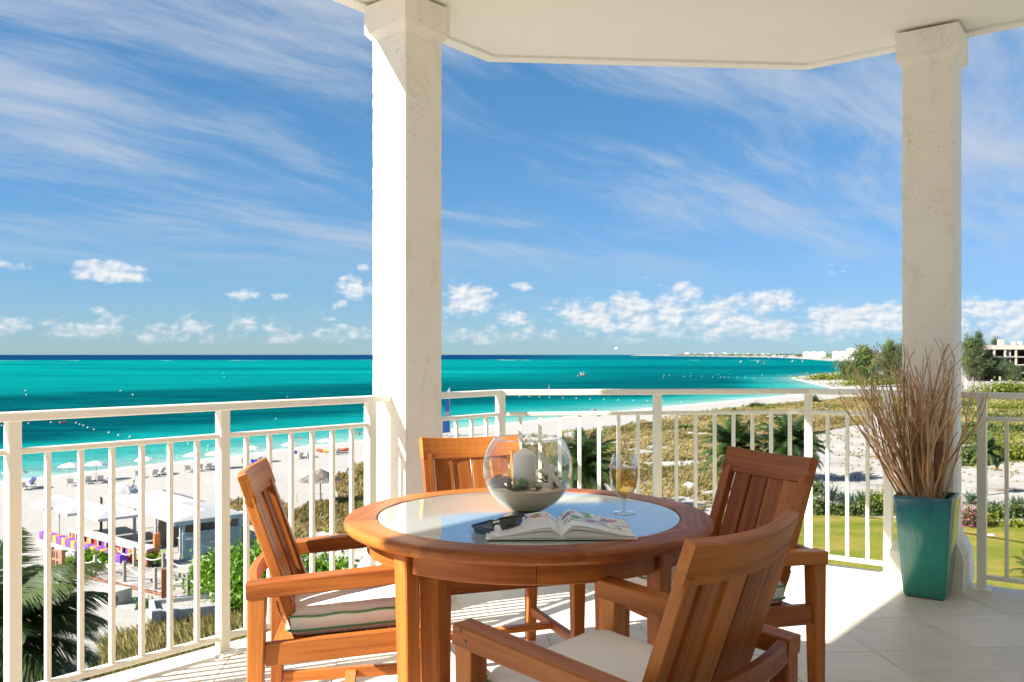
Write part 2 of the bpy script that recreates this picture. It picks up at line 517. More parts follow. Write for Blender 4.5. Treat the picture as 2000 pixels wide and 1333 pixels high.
def glaze():
    t, p = mat('glaze')
    pos = t.new('ShaderNodeNewGeometry').outputs['Position']
    tc = t.new('ShaderNodeTexCoord').outputs['Object']
    x, y, z = t.sep(tc)
    run = t.noise(t.mapping(tc, (9, 9, 2.2)), 1.3, 5, 0.6)
    hz = t.math('ADD', z, t.math('MULTIPLY', t.math('SUBTRACT', run, 0.5), 0.28))
    c = t.ramp(t.math('DIVIDE', hz, 0.54), [(0.0, (0.014, 0.20, 0.155)), (0.42, (0.018, 0.25, 0.20)), (0.76, (0.018, 0.225, 0.205)), (0.93, (0.010, 0.125, 0.185)), (1.0, (0.012, 0.10, 0.15))])
    mott = t.noise(tc, 17, 5, 0.65)
    c = t.mix(t.math('MULTIPLY', t.mapr(mott, 0.45, 0.75), 0.4), c, (0.06, 0.24, 0.20))
    # worn clay at the foot and along the rim
    wear = t.math('MAXIMUM', t.mapr(t.math('ADD', z, t.math('MULTIPLY', t.math('SUBTRACT', t.noise(tc, 40, 3), 0.5), 0.02)), 0.010, 0.0), t.math('MULTIPLY', t.mapr(z, 0.515, 0.53), t.mapr(t.noise(tc, 30, 4), 0.55, 0.66)))
    c = t.mix(wear, c, (0.16, 0.09, 0.05))
    spot = t.math('GREATER_THAN', t.noise(tc, 60, 2), 0.78)
    c = t.mix(t.math('MULTIPLY', spot, 0.5), c, (0.10, 0.12, 0.09))
    drip = t.noise(t.mapping(tc, (26, 26, 5)), 1.4, 4, 0.6)
    setp(t, p, base=c, rough=t.mapr(wear, 0, 1, 0.12, 0.8), spec=0.6, normal=bump(t, drip, 0.16, 0.006))
glaze()

def fabric(name, col):
    t, p = mat(name)
    pos = t.new('ShaderNodeTexCoord').outputs['Object']
    wv = t.noise(t.mapping(pos, (420, 420, 420)), 1.0, 2)
    fold = t.noise(t.mapping(pos, (6, 22, 9)), 1.2, 3, 0.5, 0.5)
    c = t.mix(t.noise(pos, 5, 3), tuple(x * 0.95 for x in col), col)
    setp(t, p, base=c, rough=0.92, spec=0.15, sheen=0.2, normal=bump(t, t.math('ADD', t.math('MULTIPLY', wv, 0.1), fold), 0.25, 0.006))
fabric('cushion_cloth', (0.87, 0.86, 0.84))
plain('green_piping', (0.13, 0.33, 0.16), 0.85, 0.15, 0.25, 160)
plain('tie_cord', (0.34, 0.20, 0.10), 0.8, 0.2, 0.2, 60)

def thin_glass(name, tint=(1, 1, 1), rough=0.0, rim=0.0, pw=4.0, base=0.035):
    """a thin clear wall: mostly see-through, mirror-like at grazing angles"""
    m = bpy.data.materials.new(name)
    m.use_nodes = True
    t = NT(m.node_tree)
    t.n.clear()
    out = t.new('ShaderNodeOutputMaterial')
    tr = t.new('ShaderNodeBsdfTransparent'); t.put(tr.inputs[0], tint)
    gl = t.new('ShaderNodeBsdfGlossy'); t.put(gl.inputs[0], (1, 1, 1)); t.put(gl.inputs[1], rough)
    lw = t.new('ShaderNodeLayerWeight'); t.put(lw.inputs[0], 0.5)
    mx = t.new('ShaderNodeMixShader')
    t.put(mx.inputs[0], t.math('ADD', t.math('MULTIPLY', t.math('POWER', lw.outputs[1], pw), 0.75 + rim), base, clamp=True))
    t.l.new(tr.outputs[0], mx.inputs[1]); t.l.new(gl.outputs[0], mx.inputs[2]); t.l.new(mx.outputs[0], out.inputs[0])
    M[name] = m
thin_glass('clear_glass', (0.985, 0.99, 0.988), 0.0, 0.15)
thin_glass('fine_glass', (0.95, 0.965, 0.97), 0.0, 0.25, 2.2)
thin_glass('wine_liquid', (0.97, 0.79, 0.40), 0.0, 0.05)
thin_glass('stem_glass', (0.86, 0.89, 0.91), 0.03, 0.25, 1.3, 0.16)
def stem_glass():
    t, p = mat('solid_glass')
    setp(t, p, base=(1, 1, 1), rough=0.0, trans=1.0, ior=1.45)
stem_glass()
def table_glass():
    t, p = mat('table_glass')
    pos = t.new('ShaderNodeNewGeometry').outputs['Position']
    setp(t, p, base=t.mix(t.noise(pos, 3, 3), (0.40, 0.46, 0.445), (0.43, 0.49, 0.47)), rough=0.06, spec=1.0, coat=0.9, coatr=0.05)
table_glass()
def lens():
    t, p = mat('lens')
    setp(t, p, base=(0.012, 0.018, 0.026), rough=0.04, spec=0.8, coat=1.0, coatr=0.02)
lens()

def sand_mix():
    t, p = mat('sand')
    pos = t.new('ShaderNodeNewGeometry').outputs['Position']
    n = t.noise(pos, 0.35, 6, 0.62)
    foot = t.noise(pos, 1.6, 4, 0.6)
    c = t.mix(n, (0.325, 0.308, 0.278), (0.385, 0.37, 0.338))
    at = t.new('ShaderNodeAttribute', attribute_name='litter').outputs['Fac']
    lit = t.math('MULTIPLY', at, t.mapr(t.noise(t.mapping(pos, (0.18, 0.5, 0.2)), 1.4, 6, 0.68, 0.6), 0.50, 0.66))
    c = t.mix(t.math('MULTIPLY', lit, 0.8), c, t.mix(foot, (0.19, 0.14, 0.085), (0.28, 0.225, 0.15)))
    wet = t.new('ShaderNodeAttribute', attribute_name='wet').outputs['Fac']
    c = t.mix(t.math('MULTIPLY', wet, 0.55), c, (0.30, 0.285, 0.25))
    setp(t, p, base=c, rough=0.95, spec=0.1, normal=bump(t, t.math('ADD', foot, t.math('MULTIPLY', t.noise(pos, 9, 3), 0.3)), 0.5, 0.12))
sand_mix()
plain('bowl_sand', (0.84, 0.68, 0.50), 0.95, 0.1, 0.16, 30, 0.6, 380)

def lawn_mat():
    t, p = mat('lawn')
    pos = t.new('ShaderNodeNewGeometry').outputs['Position']
    a = t.noise(t.mapping(pos, (0.16, 0.34, 0.2)), 1.0, 5, 0.6)
    b = t.noise(pos, 5.0, 4, 0.65)
    c = t.ramp(t.math('ADD', t.math('MULTIPLY', a, 0.75), t.math('MULTIPLY', b, 0.25)), [(0.34, (0.115, 0.136, 0.011)), (0.47, (0.177, 0.185, 0.020)), (0.57, (0.261, 0.214, 0.040)), (0.68, (0.338, 0.233, 0.068))])
    setp(t, p, base=c, rough=0.9, spec=0.15, normal=bump(t, t.noise(pos, 14, 4, 0.7), 0.8, 0.08))
lawn_mat()

def leafy(name, stops, rough=0.5, spec=0.35, trans=0.25):
    t, p = mat(name)
    r = t.new('ShaderNodeAttribute', attribute_name='rnd').outputs['Fac']
    c = t.ramp(r, stops)
    setp(t, p, base=c, rough=rough, spec=spec)
    tr = t.new('ShaderNodeBsdfTranslucent'); t.put(tr.inputs[0], c)
    mx = t.new('ShaderNodeMixShader'); t.put(mx.inputs[0], trans)
    out = t.n['Material Output']
    t.l.new(p.outputs[0], mx.inputs[1]); t.l.new(tr.outputs[0], mx.inputs[2]); t.l.new(mx.outputs[0], out.inputs[0])
leafy('dune_grass', [(0.0, (0.119, 0.105, 0.031)), (0.3, (0.226, 0.173, 0.064)), (0.6, (0.308, 0.228, 0.100)), (0.85, (0.377, 0.289, 0.148)), (1.0, (0.188, 0.191, 0.048))], 0.8, 0.15, 0.25)
leafy('green_grass', [(0.0, (0.062, 0.084, 0.017)), (0.45, (0.142, 0.152, 0.034)), (0.8, (0.257, 0.229, 0.074)), (1.0, (0.354, 0.288, 0.115))], 0.8, 0.15, 0.25)
leafy('palm_leaf', [(0.0, (0.017, 0.037, 0.011)), (0.5, (0.037, 0.078, 0.017)), (0.85, (0.092, 0.138, 0.020)), (1.0, (0.239, 0.212, 0.037))], 0.38, 0.45, 0.2)
leafy('dark_palm_leaf', [(0.0, (0.026, 0.047, 0.010)), (0.6, (0.060, 0.091, 0.018)), (0.9, (0.130, 0.150, 0.029)), (1.0, (0.364, 0.299, 0.078))], 0.4, 0.4, 0.15)
leafy('bright_leaf', [(0.0, (0.041, 0.107, 0.005)), (0.5, (0.107, 0.239, 0.010)), (1.0, (0.223, 0.365, 0.024))], 0.4, 0.4, 0.3)
leafy('shrub_leaf', [(0.0, (0.028, 0.051, 0.012)), (0.6, (0.078, 0.118, 0.023)), (1.0, (0.172, 0.195, 0.047))], 0.55, 0.3, 0.25)
leafy('lime_leaf', [(0.0, (0.086, 0.122, 0.011)), (0.6, (0.180, 0.209, 0.022)), (1.0, (0.259, 0.259, 0.050))], 0.6, 0.25, 0.25)
leafy('needle', [(0.0, (0.057, 0.096, 0.032)), (0.6, (0.140, 0.185, 0.057)), (1.0, (0.254, 0.267, 0.102))], 0.7, 0.2, 0.25)
leafy('dark_needle', [(0.0, (0.035, 0.065, 0.029)), (0.6, (0.082, 0.123, 0.053)), (1.0, (0.164, 0.188, 0.082))], 0.7, 0.2, 0.2)
leafy('agave_leaf', [(0.0, (0.03, 0.065, 0.045)), (1.0, (0.10, 0.15, 0.10))], 0.5, 0.3, 0.1)
leafy('succulent_leaf', [(0.0, (0.180, 0.285, 0.135)), (0.7, (0.360, 0.495, 0.255)), (1.0, (0.540, 0.630, 0.375))], 0.5, 0.3, 0.1)
leafy('dark_succulent', [(0.0, (0.060, 0.093, 0.076)), (1.0, (0.170, 0.238, 0.204))], 0.5, 0.3, 0.1)
leafy('blossom', [(0.0, (0.048, 0.080, 0.016)), (0.55, (0.096, 0.128, 0.024)), (0.6, (0.360, 0.048, 0.160)), (1.0, (0.496, 0.112, 0.272))], 0.6, 0.2, 0.25)
leafy('thatch', [(0.0, (0.10, 0.085, 0.07)), (0.6, (0.20, 0.175, 0.15)), (1.0, (0.33, 0.29, 0.25))], 0.9, 0.1, 0.05)

def sea_mat():
    t, p = mat('sea')
    pos = t.new('ShaderNodeNewGeometry').outputs['Position']
    x, y, z = t.sep(pos)
    sh = t.new('ShaderNodeAttribute', attribute_name='shore').outputs['Fac']       # metres off the beach
    rad = t.vmath('LENGTH', pos)
    wob = t.noise(t.mapping(pos, (0.010, 0.016, 1)), 1.0, 4, 0.6)
    s2 = t.math('ADD', sh, t.math('MULTIPLY', t.math('SUBTRACT', wob, 0.5), 46.0))
    shallow = t.ramp(t.math('DIVIDE', sh, 60.0), [(0.0, (0.383, 0.419, 0.365)), (0.05, (0.231, 0.386, 0.340)), (0.22, (0.059, 0.302, 0.274)), (0.5, (0.005, 0.229, 0.214)), (1.0, (0.002, 0.183, 0.183))])
    # seagrass beds on the bottom: dark belt, then open sand again further out, patches beyond
    pat = t.noise(t.mapping(pos, (0.020, 0.052, 1), (0, 0, R(-35))), 1.0, 5, 0.65)
    belt = t.math('MULTIPLY', t.mapr(s2, 34, 56, 0, 1, True), t.mapr(s2, 195, 245, 1, 0, True))
    belt_r = t.math('MULTIPLY', t.mapr(s2, 24, 44, 0, 1, True), t.mapr(s2, 460, 640, 1, 0, True))
    east = t.mapr(t.math('DIVIDE', x, t.math('MAXIMUM', y, 1.0)), -0.02, 0.16, 0, 1, True)
    belt = t.math('ADD', t.math('MULTIPLY', belt, t.math('SUBTRACT', 1.0, east)), t.math('MULTIPLY', belt_r, east))
    grass = t.math('MULTIPLY', belt, t.mapr(pat, 0.30, 0.50, 0.62, 1.0))
    c = t.mix(t.math('MULTIPLY', grass, 0.92), shallow, t.mix(t.mapr(pat, 0.38, 0.62), (0.001, 0.032, 0.050), (0.001, 0.108, 0.112)))
    far_p = t.noise(t.mapping(pos, (0.0012, 0.006, 1), (0, 0, R(6))), 1.0, 5, 0.65)
    mid = t.mix(t.mapr(far_p, 0.42, 0.62), (0.002, 0.265, 0.24), (0.001, 0.13, 0.145))
    c = t.mix(t.mapr(rad, 330, 800, 0, 0.85, True), c, t.mix(t.math('MULTIPLY', east, t.mapr(rad, 500, 1600, 0.85, 0.2)), mid, (0.001, 0.085, 0.115)))
    deep = t.mapr(t.math('ADD', rad, t.math('MULTIPLY', t.math('SUBTRACT', far_p, 0.5), 900.0)), 2150, 2900, 0, 1, True)
    c = t.mix(t.math('MULTIPLY', deep, t.mapr(east, 0, 1, 1.0, 0.25)), c, (0.004, 0.043, 0.12))
    c = t.mix(t.math('MULTIPLY', deep, t.math('MULTIPLY', east, 0.6)), c, (0.001, 0.075, 0.13))
    rip = t.noise(t.mapping(pos, (0.045, 0.20, 1), (0, 0, R(8))), 1.0, 6, 0.7)
    rip2 = t.noise(t.mapping(pos, (0.006, 0.03, 1), (0, 0, R(10))), 1.0, 5, 0.65)
    c = t.mix(1.0, c, t.mix(t.mapr(t.math('ADD', t.math('MULTIPLY', rip, .5), t.math('MULTIPLY', rip2, .5)), 0.34, 0.66), (0.46, 0.54, 0.62), (1.1, 1.15, 1.12)), 'MULTIPLY')
    # small white caps and the line of foam on the reef and the beach
    cap = t.math('MULTIPLY', t.mapr(t.noise(t.mapping(pos, (0.16, 0.5, 1)), 1.0, 4, 0.7), 0.79, 0.83), 0.5)
    reef = t.math('MULTIPLY', t.mapr(t.math('ABSOLUTE', t.math('SUBTRACT', rad, 2350)), 0, 130, 1, 0), t.mapr(t.noise(t.mapping(pos, (0.011, 0.004, 1)), 1.0, 3, 0.6), 0.60, 0.66))
    wash = t.math('MULTIPLY', t.mapr(t.math('ADD', sh, t.math('MULTIPLY', t.noise(pos, 0.25, 3), 2.2)), 1.2, 2.2, 1, 0), 0.8)
    foam = t.math('MAXIMUM', t.math('MAXIMUM', cap, reef), wash)
    c = t.mix(foam, c, (0.78, 0.80, 0.78))
    h = t.math('ADD', t.noise(t.mapping(pos, (0.35, 0.9, 1), (0, 0, R(20))), 1.0, 5, 0.62), t.math('MULTIPLY', t.noise(t.mapping(pos, (0.08, 0.22, 1), (0, 0, R(15))), 1.0, 3), 1.5))
    setp(t, p, base=c, rough=0.4, spec=0.0, normal=bump(t, h, 1.0, 0.5))
sea_mat()

def print_mat():
    """a magazine page: white paper with a printed picture on part of it"""
    t, p = mat('printed_page')
    bc = t.new('ShaderNodeTexCoord').outputs['Object']
    x, y, z = t.sep(bc)
    vor = t.voro(t.mapping(bc, (46, 30, 1)), 1.0, 'Color')
    hue = t.new('ShaderNodeHueSaturation'); t.put(hue.inputs['Color'], vor); t.put(hue.inputs['Saturation'], 1.1); t.put(hue.inputs['Value'], 0.6)
    blot = t.mapr(t.noise(bc, 26, 3, 0.6), 0.47, 0.52)
    def rect(x0, x1, y0, y1):
        a = t.math('MULTIPLY', t.math('GREATER_THAN', x, x0), t.math('LESS_THAN', x, x1))
        return t.math('MULTIPLY', a, t.math('MULTIPLY', t.math('GREATER_THAN', y, y0), t.math('LESS_THAN', y, y1)))
    right = t.math('MULTIPLY', rect(0.012, 0.185, 0.09, 0.255), blot)
    left = t.math('MAXIMUM', rect(-0.155, -0.108, 0.16, 0.235), t.math('MULTIPLY', rect(-0.102, -0.012, 0.165, 0.235), blot))
    c = t.mix(right, (0.84, 0.84, 0.83), t.mix(t.mapr(t.noise(bc, 16, 2), 0.42, 0.58), (0.26, 0.16, 0.42), (0.07, 0.30, 0.05)))
    c = t.mix(t.math('MULTIPLY', right, t.mapr(t.noise(bc, 33, 2), 0.56, 0.6)), c, (0.66, 0.10, 0.36))
    c = t.mix(left, c, hue.outputs[0])
    band = t.math('MULTIPLY', rect(0.012, 0.185, 0.075, 0.09), 0.8)
    c = t.mix(band, c, (0.42, 0.30, 0.16))
    lines = t.math('MULTIPLY', rect(-0.18, -0.03, 0.03, 0.145), t.math('GREATER_THAN', t.math('SINE', t.math('MULTIPLY', y, 900.0)), 0.5))
    lines = t.math('MULTIPLY', lines, t.mapr(t.noise(t.mapping(bc, (160, 8, 1)), 1.0, 2), 0.42, 0.5))
    c = t.mix(t.math('MULTIPLY', lines, 0.35), c, (0.25, 0.25, 0.25))
    setp(t, p, base=c, rough=0.38, spec=0.4)
print_mat()
def page_edge():
    t, p = mat('page_stack')
    bc = t.new('ShaderNodeAttribute', attribute_name='bc').outputs['Vector']
    x, y, z = t.sep(bc)
    st = t.noise(t.comb(t.math('MULTIPLY', x, 2.0), 0.0, t.math('MULTIPLY', z, 900.0)), 1.0, 2)
    setp(t, p, base=t.mix(t.mapr(st, 0.35, 0.6), (0.62, 0.60, 0.56), (0.84, 0.83, 0.80)), rough=0.85, spec=0.1)
page_edge()

# ------------------------------------------------------------------ the land and the sea
SEA = -13.0
SHORE = np.array([(-900, -900), (-300, -120), (-110, 50), (-70, 88), (-55.4, 101.4), (-48.9, 111.9), (-44.5, 117.4), (-38.3, 125.8), (-31.8, 138.2), (-24.4, 147.3),
                  (-11.5, 169), (-3.2, 179.2), (10.7, 200.8), (18.9, 212.3), (38, 238), (61.4, 267), (94.9, 308.5), (128, 352), (139, 388), (152, 455), (169, 540),
                  (225, 653.6), (285, 735), (400, 860), (600, 1200), (690, 1650), (735, 2070), (980, 3000), (1342, 4516), (1560, 7000), (1790, 10350), (1800, 13800), (2600, 16000), (40000, 17000)], float)

def shore_dist(x, y):
    """signed distance to the waterline, positive on land (to the right of the line)"""
    x, y = np.asarray(x, float), np.asarray(y, float)
    best = np.full(x.shape, 1e12)
    sgn = np.ones(x.shape)
    for (x0, y0), (x1, y1) in zip(SHORE[:-1], SHORE[1:]):
        dx, dy = x1 - x0, y1 - y0
        t = np.clip(((x - x0) * dx + (y - y0) * dy) / (dx * dx + dy * dy), 0, 1)
        d = np.hypot(x - (x0 + t * dx), y - (y0 + t * dy))
        side = dx * (y - y0) - dy * (x - x0)
        m = d < best
        best = np.where(m, d, best)
        sgn = np.where(m, np.where(side < 0, 1.0, -1.0), sgn)
    return best * sgn

def wavy(x, y):
    return (np.sin(x * 0.21 + 1.3 * np.sin(y * 0.07)) * np.cos(y * 0.17 + 0.8 * np.sin(x * 0.11)) * 0.5 + 0.3 * np.sin(x * 0.53 + y * 0.31) + 0.2 * np.sin(y * 0.71 - x * 0.37))

def sstep(a, b, v):
    t = np.clip((v - a) / (b - a), 0, 1)
    return t * t * (3 - 2 * t)

def height(x, y):
    x, y = np.asarray(x, float), np.asarray(y, float)
    s = shore_dist(x, y)
    land = SEA + 1.0 * (1 - np.exp(-np.maximum(s, 0) / 13.0))
    calm = np.maximum(sstep(84, 74, y) * sstep(2, 9, x), sstep(-9, -17, x) * sstep(100, 88, y))
    rough = sstep(16, 34, s) * (1 - calm)
    amp = np.where(np.hypot(x, y) > 320, 0.25, 0.42)
    z = land + rough * amp * (wavy(x, y) + 0.6)
    z = z + sstep(1100, 2600, np.hypot(x, y)) * sstep(20, 160, s) * 9.0
    return np.where(s > 0, z, SEA - np.minimum(0.25 + 0.03 * -s, 2.0))

def at_ground(px, row):
    """the point of the terrain that lies in the direction of a picture column and row (2000 px frame)"""
    z = -12.2
    for _ in range(14):
        y = FPX * (CAM_H - z) / (row - HOR)
        x = (px - 1000) / FPX * y
        z = 0.5 * z + 0.5 * float(height(x, y))
    return V((x, y, z))

def at_depth(px, row, y):
    return V(((px - 1000) / FPX * y, y, CAM_H - (row - HOR) / FPX * y))

def polar_sheet(angs, rads):
    A, Rr = np.meshgrid(angs, rads)
    X, Y = Rr * np.sin(A), Rr * np.cos(A)
    nr, na = A.shape
    idx = np.arange(nr * na).reshape(nr, na)
    f = np.stack([idx[:-1, :-1], idx[:-1, 1:], idx[1:, 1:], idx[1:, :-1]], -1).reshape(-1, 4)
    return X.ravel(), Y.ravel(), f

front = np.radians(np.arange(-38, 38.01, 0.33))
angs = np.concatenate([np.radians(np.arange(-180, -38, 2.0)), front, np.radians(np.arange(40, 180.1, 2.0))])
rads = np.concatenate([np.geomspace(6, 330, 210), np.geomspace(338, 2600, 120), np.geomspace(2700, 18000, 30)])
gx_, gy_, gf_ = polar_sheet(angs, rads)
gz_ = height(gx_, gy_)
gs_ = shore_dist(gx_, gy_)
keep = (gs_[gf_] > -14).any(1)
gf_ = gf_[keep]
used_v, inv = np.unique(gf_, return_inverse=True)
gv = np.stack([gx_[used_v], gy_[used_v], gz_[used_v]], 1)
gme = tri_mesh('ground', gv, inv.reshape(-1, 4)[:, ::-1], M['sand'])
for nm, val in (('litter', sstep(20, 42, gs_[used_v]) * (1 - sstep(-9, -15, gv[:, 0]) * 0.85)), ('wet', sstep(4.5, 0.5, gs_[used_v]))):
    at_ = gme.attributes.new(nm, 'FLOAT', 'POINT')
    at_.data.foreach_set('value', val.astype(np.float32))
gme.polygons.foreach_set('use_smooth', [True] * len(gme.polygons))
tag(link('ground', gme), kind='structure')

srads = np.concatenate([np.geomspace(30, 420, 150), np.geomspace(430, 3000, 90), np.geomspace(3200, 70000, 24)])
sangs = np.concatenate([np.radians(np.arange(-180, -38, 3.0)), np.radians(np.arange(-38, 38.01, 0.5)), np.radians(np.arange(41, 180.1, 3.0))])
sx_, sy_, sf_ = polar_sheet(sangs, srads)
ss_ = shore_dist(sx_, sy_)
sf_ = sf_[(ss_[sf_] < 12).any(1)]
used_s, inv = np.unique(sf_, return_inverse=True)
sv = np.stack([sx_[used_s], sy_[used_s], np.full(len(used_s), SEA)], 1)
sme = tri_mesh('sea', sv, inv.reshape(-1, 4)[:, ::-1], M['sea'])
at_ = sme.attributes.new('shore', 'FLOAT', 'POINT')
at_.data.foreach_set('value', (-ss_[used_s]).astype(np.float32))
tag(link('sea', sme), kind='structure')

lawn = MB()
LAWN = [(7, 12), (75, 12), (82, 58), (62, 64.5), (47, 68.5), (38, 70.5), (27, 74.5), (17, 75.5), (9, 70)]
cx_ = sum(p[0] for p in LAWN) / len(LAWN); cy_ = sum(p[1] for p in LAWN) / len(LAWN)
edge = []
for i in range(len(LAWN)):
    a, b = LAWN[i], LAWN[(i + 1) % len(LAWN)]
    for k in range(14):
        t = k / 14
        q = random.uniform(-0.25, 0.25)
        edge.append((a[0] + (b[0] - a[0]) * t + q, a[1] + (b[1] - a[1]) * t + q))
lv = []
for fr in (0.0, 0.35, 0.7, 0.9, 1.0):
    for (x, y) in edge:
        X, Y = cx_ + (x - cx_) * fr, cy_ + (y - cy_) * fr
        lv.append((X, Y, -11.94 + (0.03 * wavy(X, Y) if fr < 1 else -0.10)))
ne = len(edge)
lawn.add(lv, [(i * ne + k, i * ne + (k + 1) % ne, (i + 1) * ne + (k + 1) % ne, (i + 1) * ne + k) for i in range(4) for k in range(ne)], smooth=True)
tag(lawn.build('lawn', M['lawn']), kind='structure')

# ------------------------------------------------------------------ the balcony: floor, ceiling, wall behind
L0, L1, L2 = V((-1.784, 3.184)), V((-1.2385, 3.814)), V((-0.705, 4.430))
UL = (L2 - L0).normalized()                                     # along the left railing
C1, C2 = V((-0.068, 5.20)), V((1.795, 5.395))
R1, R2 = V((2.169, 5.135)), V((2.561, 4.855))
WR = (R2 - R1).normalized()                                     # along the right railing
UR = V((-WR.y, WR.x))

def isect(p, d, q, e):
    det = d.x * -e.y + e.x * d.y
    r = q - p
    t = (r.x * -e.y + e.x * r.y) / det
    return p + d * t

def outline(lp, fp, rp, fd, back=-2.4):
    """balcony plan: left edge through lp, front edge through fp, right edge through rp"""
    ld, rd = UL, WR
    a, b = isect(lp, ld, fp, fd), isect(fp, fd, rp, rd)
    la = lp - ld * ((lp.y - back) / ld.y)
    rb = rp + rd * ((rp.x - 7.2) / -rd.x)
    return [la, V((7.2, back)), rb, b, a]

NL, NR = V((-UL.y, UL.x)), V((UR.x, UR.y))
FD = (C2 - C1).normalized()
NF = V((-FD.y, FD.x))
floor_poly = outline(L1 + NL * 0.10, C1 + NF * 0.10, R1 + NR * 0.10, FD)

def clip(poly, p, n):
    """keep the side of the line through p where n points"""
    out = []
    for i in range(len(poly)):
        a, b = poly[i], poly[(i + 1) % len(poly)]
        da, db = (a - p).dot(n), (b - p).dot(n)
        if da >= 0:
            out.append(a)
        if (da >= 0) != (db >= 0):
            out.append(a + (b - a) * (da / (da - db)))
    return out

fl = MB()
fl.prism(floor_poly, -0.30, -0.006)
floor_ob = tag(fl.build('balcony_floor', M['grout']), kind='structure')
T = 0.457
tx, ty = V((math.cos(R(5.6)), math.sin(R(5.6)))), V((-math.sin(R(5.6)), math.cos(R(5.6))))
org = V((1.557, 3.829))
for i in range(-16, 14):
    for j in range(-15, 6):
        c = org + tx * (T * i) + ty * (T * j)
        g = 0.0013
        poly = [c + tx * g + ty * g, c + tx * (T - g) + ty * g, c + tx * (T - g) + ty * (T - g), c + tx * g + ty * (T - g)]
        for k in range(len(floor_poly)):
            a, b = floor_poly[k], floor_poly[(k + 1) % len(floor_poly)]
            e = (b - a).normalized()
            poly = clip(poly, a, V((-e.y, e.x)))
            if len(poly) < 3:
                break
        if len(poly) < 3 or max(p.y for p in poly) < 0.4:
            continue
        dz = random.uniform(-0.0008, 0.0008)
        tb = MB()
        n = len(poly)
        ctr = sum(poly, V((0, 0))) / n
        top = [ctr + (p - ctr) * (1 - 0.0022 / max((p - ctr).length, 0.02)) for p in poly]
        vs = [(p.x, p.y, -0.006) for p in poly] + [(p.x, p.y, -0.0016 + dz) for p in poly] + [(p.x, p.y, dz) for p in top]
        fs = [tuple(range(2 * n, 3 * n))] + [(q * n + k, q * n + (k + 1) % n, (q + 1) * n + (k + 1) % n, (q + 1) * n + k) for q in (0, 1) for k in range(n)]
        tb.add(vs, fs).build('tile', M['travertine'], floor_ob)

CEIL = 3.07
ca, cb = V((-0.147, 5.451)), V((1.853, 5.608))
cl_d, cr_d = V((0.627, 0.779)), V((0.785, -0.6195))
c_la = ca - cl_d * ((ca.y + 2.4) / cl_d.y)
c_rb = cb + cr_d * ((7.2 - cb.x) / cr_d.x)
ceil_poly = [c_la, V((7.2, -2.4)), c_rb, cb, ca]
cm = MB()
cm.prism(ceil_poly, CEIL + 0.012, CEIL + 0.30)
ceil_ob = tag(cm.build('balcony_ceiling', M['ceiling_paint']), kind='structure')
# dropped drip band along the three open edges
def inset(poly, d):
    out = []
    n = len(poly)
    for i in range(n):
        a, b, c = poly[i - 1], poly[i], poly[(i + 1) % n]
        e1, e2 = (b - a).normalized(), (c - b).normalized()
        n1, n2 = V((-e1.y, e1.x)), V((-e2.y, e2.x))
        out.append(isect(a + n1 * d, e1, b + n2 * d, e2))
    return out
inn = inset(ceil_poly, 0.085)
band = MB()
seq = [2, 3, 4, 0]
for k in range(3):
    a0, a1, b0, b1 = ceil_poly[seq[k]], ceil_poly[seq[k + 1]], inn[seq[k]], inn[seq[k + 1]]
    band.prism([a0, a1, b1, b0], CEIL - 0.004, CEIL + 0.014)
band.build('drip_band', M['ceiling_paint'], ceil_ob)
wl = MB()
wl.box((2.4, -2.3, 1.53), (9.6, 0.2, 3.06))
tag(wl.build('balcony_wall', M['wall_paint']), kind='structure')

# ------------------------------------------------------------------ coral stone columns
def rough_block(sections, dirx, diry, n_side=7, amp=0.0022, seed=1):
    """stack of square sections (half x, half y, z) with hand-dressed, slightly uneven faces"""
    rs = random.Random(seed)
    mb = MB()
    per = n_side * 4
    vs = []
    for (hx, hy, z, a) in sections:
        for s in range(4):
            for k in range(n_side):
                t = -1 + 2 * k / n_side
                x, y = [(t, -1), (1, t), (-t, 1), (-1, -t)][s]
                nx, ny = [(0, -1), (1, 0), (0, 1), (-1, 0)][s]
                if k == 0:
                    nx, ny = x * 0.8, y * 0.8
                q = rs.uniform(-1, 1) * amp * a - (abs(rs.gauss(0, 1)) * amp * a if k == 0 else 0)
                X, Y = x * hx + nx * q, y * hy + ny * q
                vs.append((dirx.x * X + diry.x * Y, dirx.y * X + diry.y * Y, z + rs.uniform(-.3, .3) * amp * a))
    fs = []
    m = len(sections)
    for i in range(m - 1):
        for k in range(per):
            b = (k + 1) % per
            fs.append((i * per + k, i * per + b, (i + 1) * per + b, (i + 1) * per + k))
    fs.append(tuple(range(per - 1, -1, -1)))
    fs.append(tuple((m - 1) * per + k for k in range(per)))
    mb.add(vs, fs)
    return mb

def column(ctr, dx, dy, label, seed, hs=0.127):
    t = empty('column', (ctr.x, ctr.y, 0), 0, label, 'column')
    zs = np.linspace(0.285, CEIL - 0.155, 120)
    rough_block([(hs, hs, z, 1.0) for z in zs], dx, dy, 9, 0.0011, seed).build('shaft', M['coral_stone'], t)
    hc = hs + 0.031
    rough_block([(hs + .001, hs + .001, CEIL - 0.185, .2), (hc, hc, CEIL - 0.150, .7), (hc, hc, CEIL - 0.10, 1), (hc, hc, CEIL - 0.05, 1), (hc, hc, CEIL - 0.006, .5)], dx, dy, 9, 0.0016, seed + 1).build('capital', M['coral_stone'], t)
    hb = hs + 0.058
    rough_block([(hb, hb, 0.0, .3), (hb, hb, .06, 1), (hb, hb, .12, 1), (hb - .002, hb - .002, .185, 1), (hb - .03, hb - .03, .245, .8), (hs + .012, hs + .012, .262, .6), (hs + .006, hs + .006, .300, .5)], dx, dy, 9, 0.0025, seed + 2).build('base', M['coral_stone'], t)
    return t

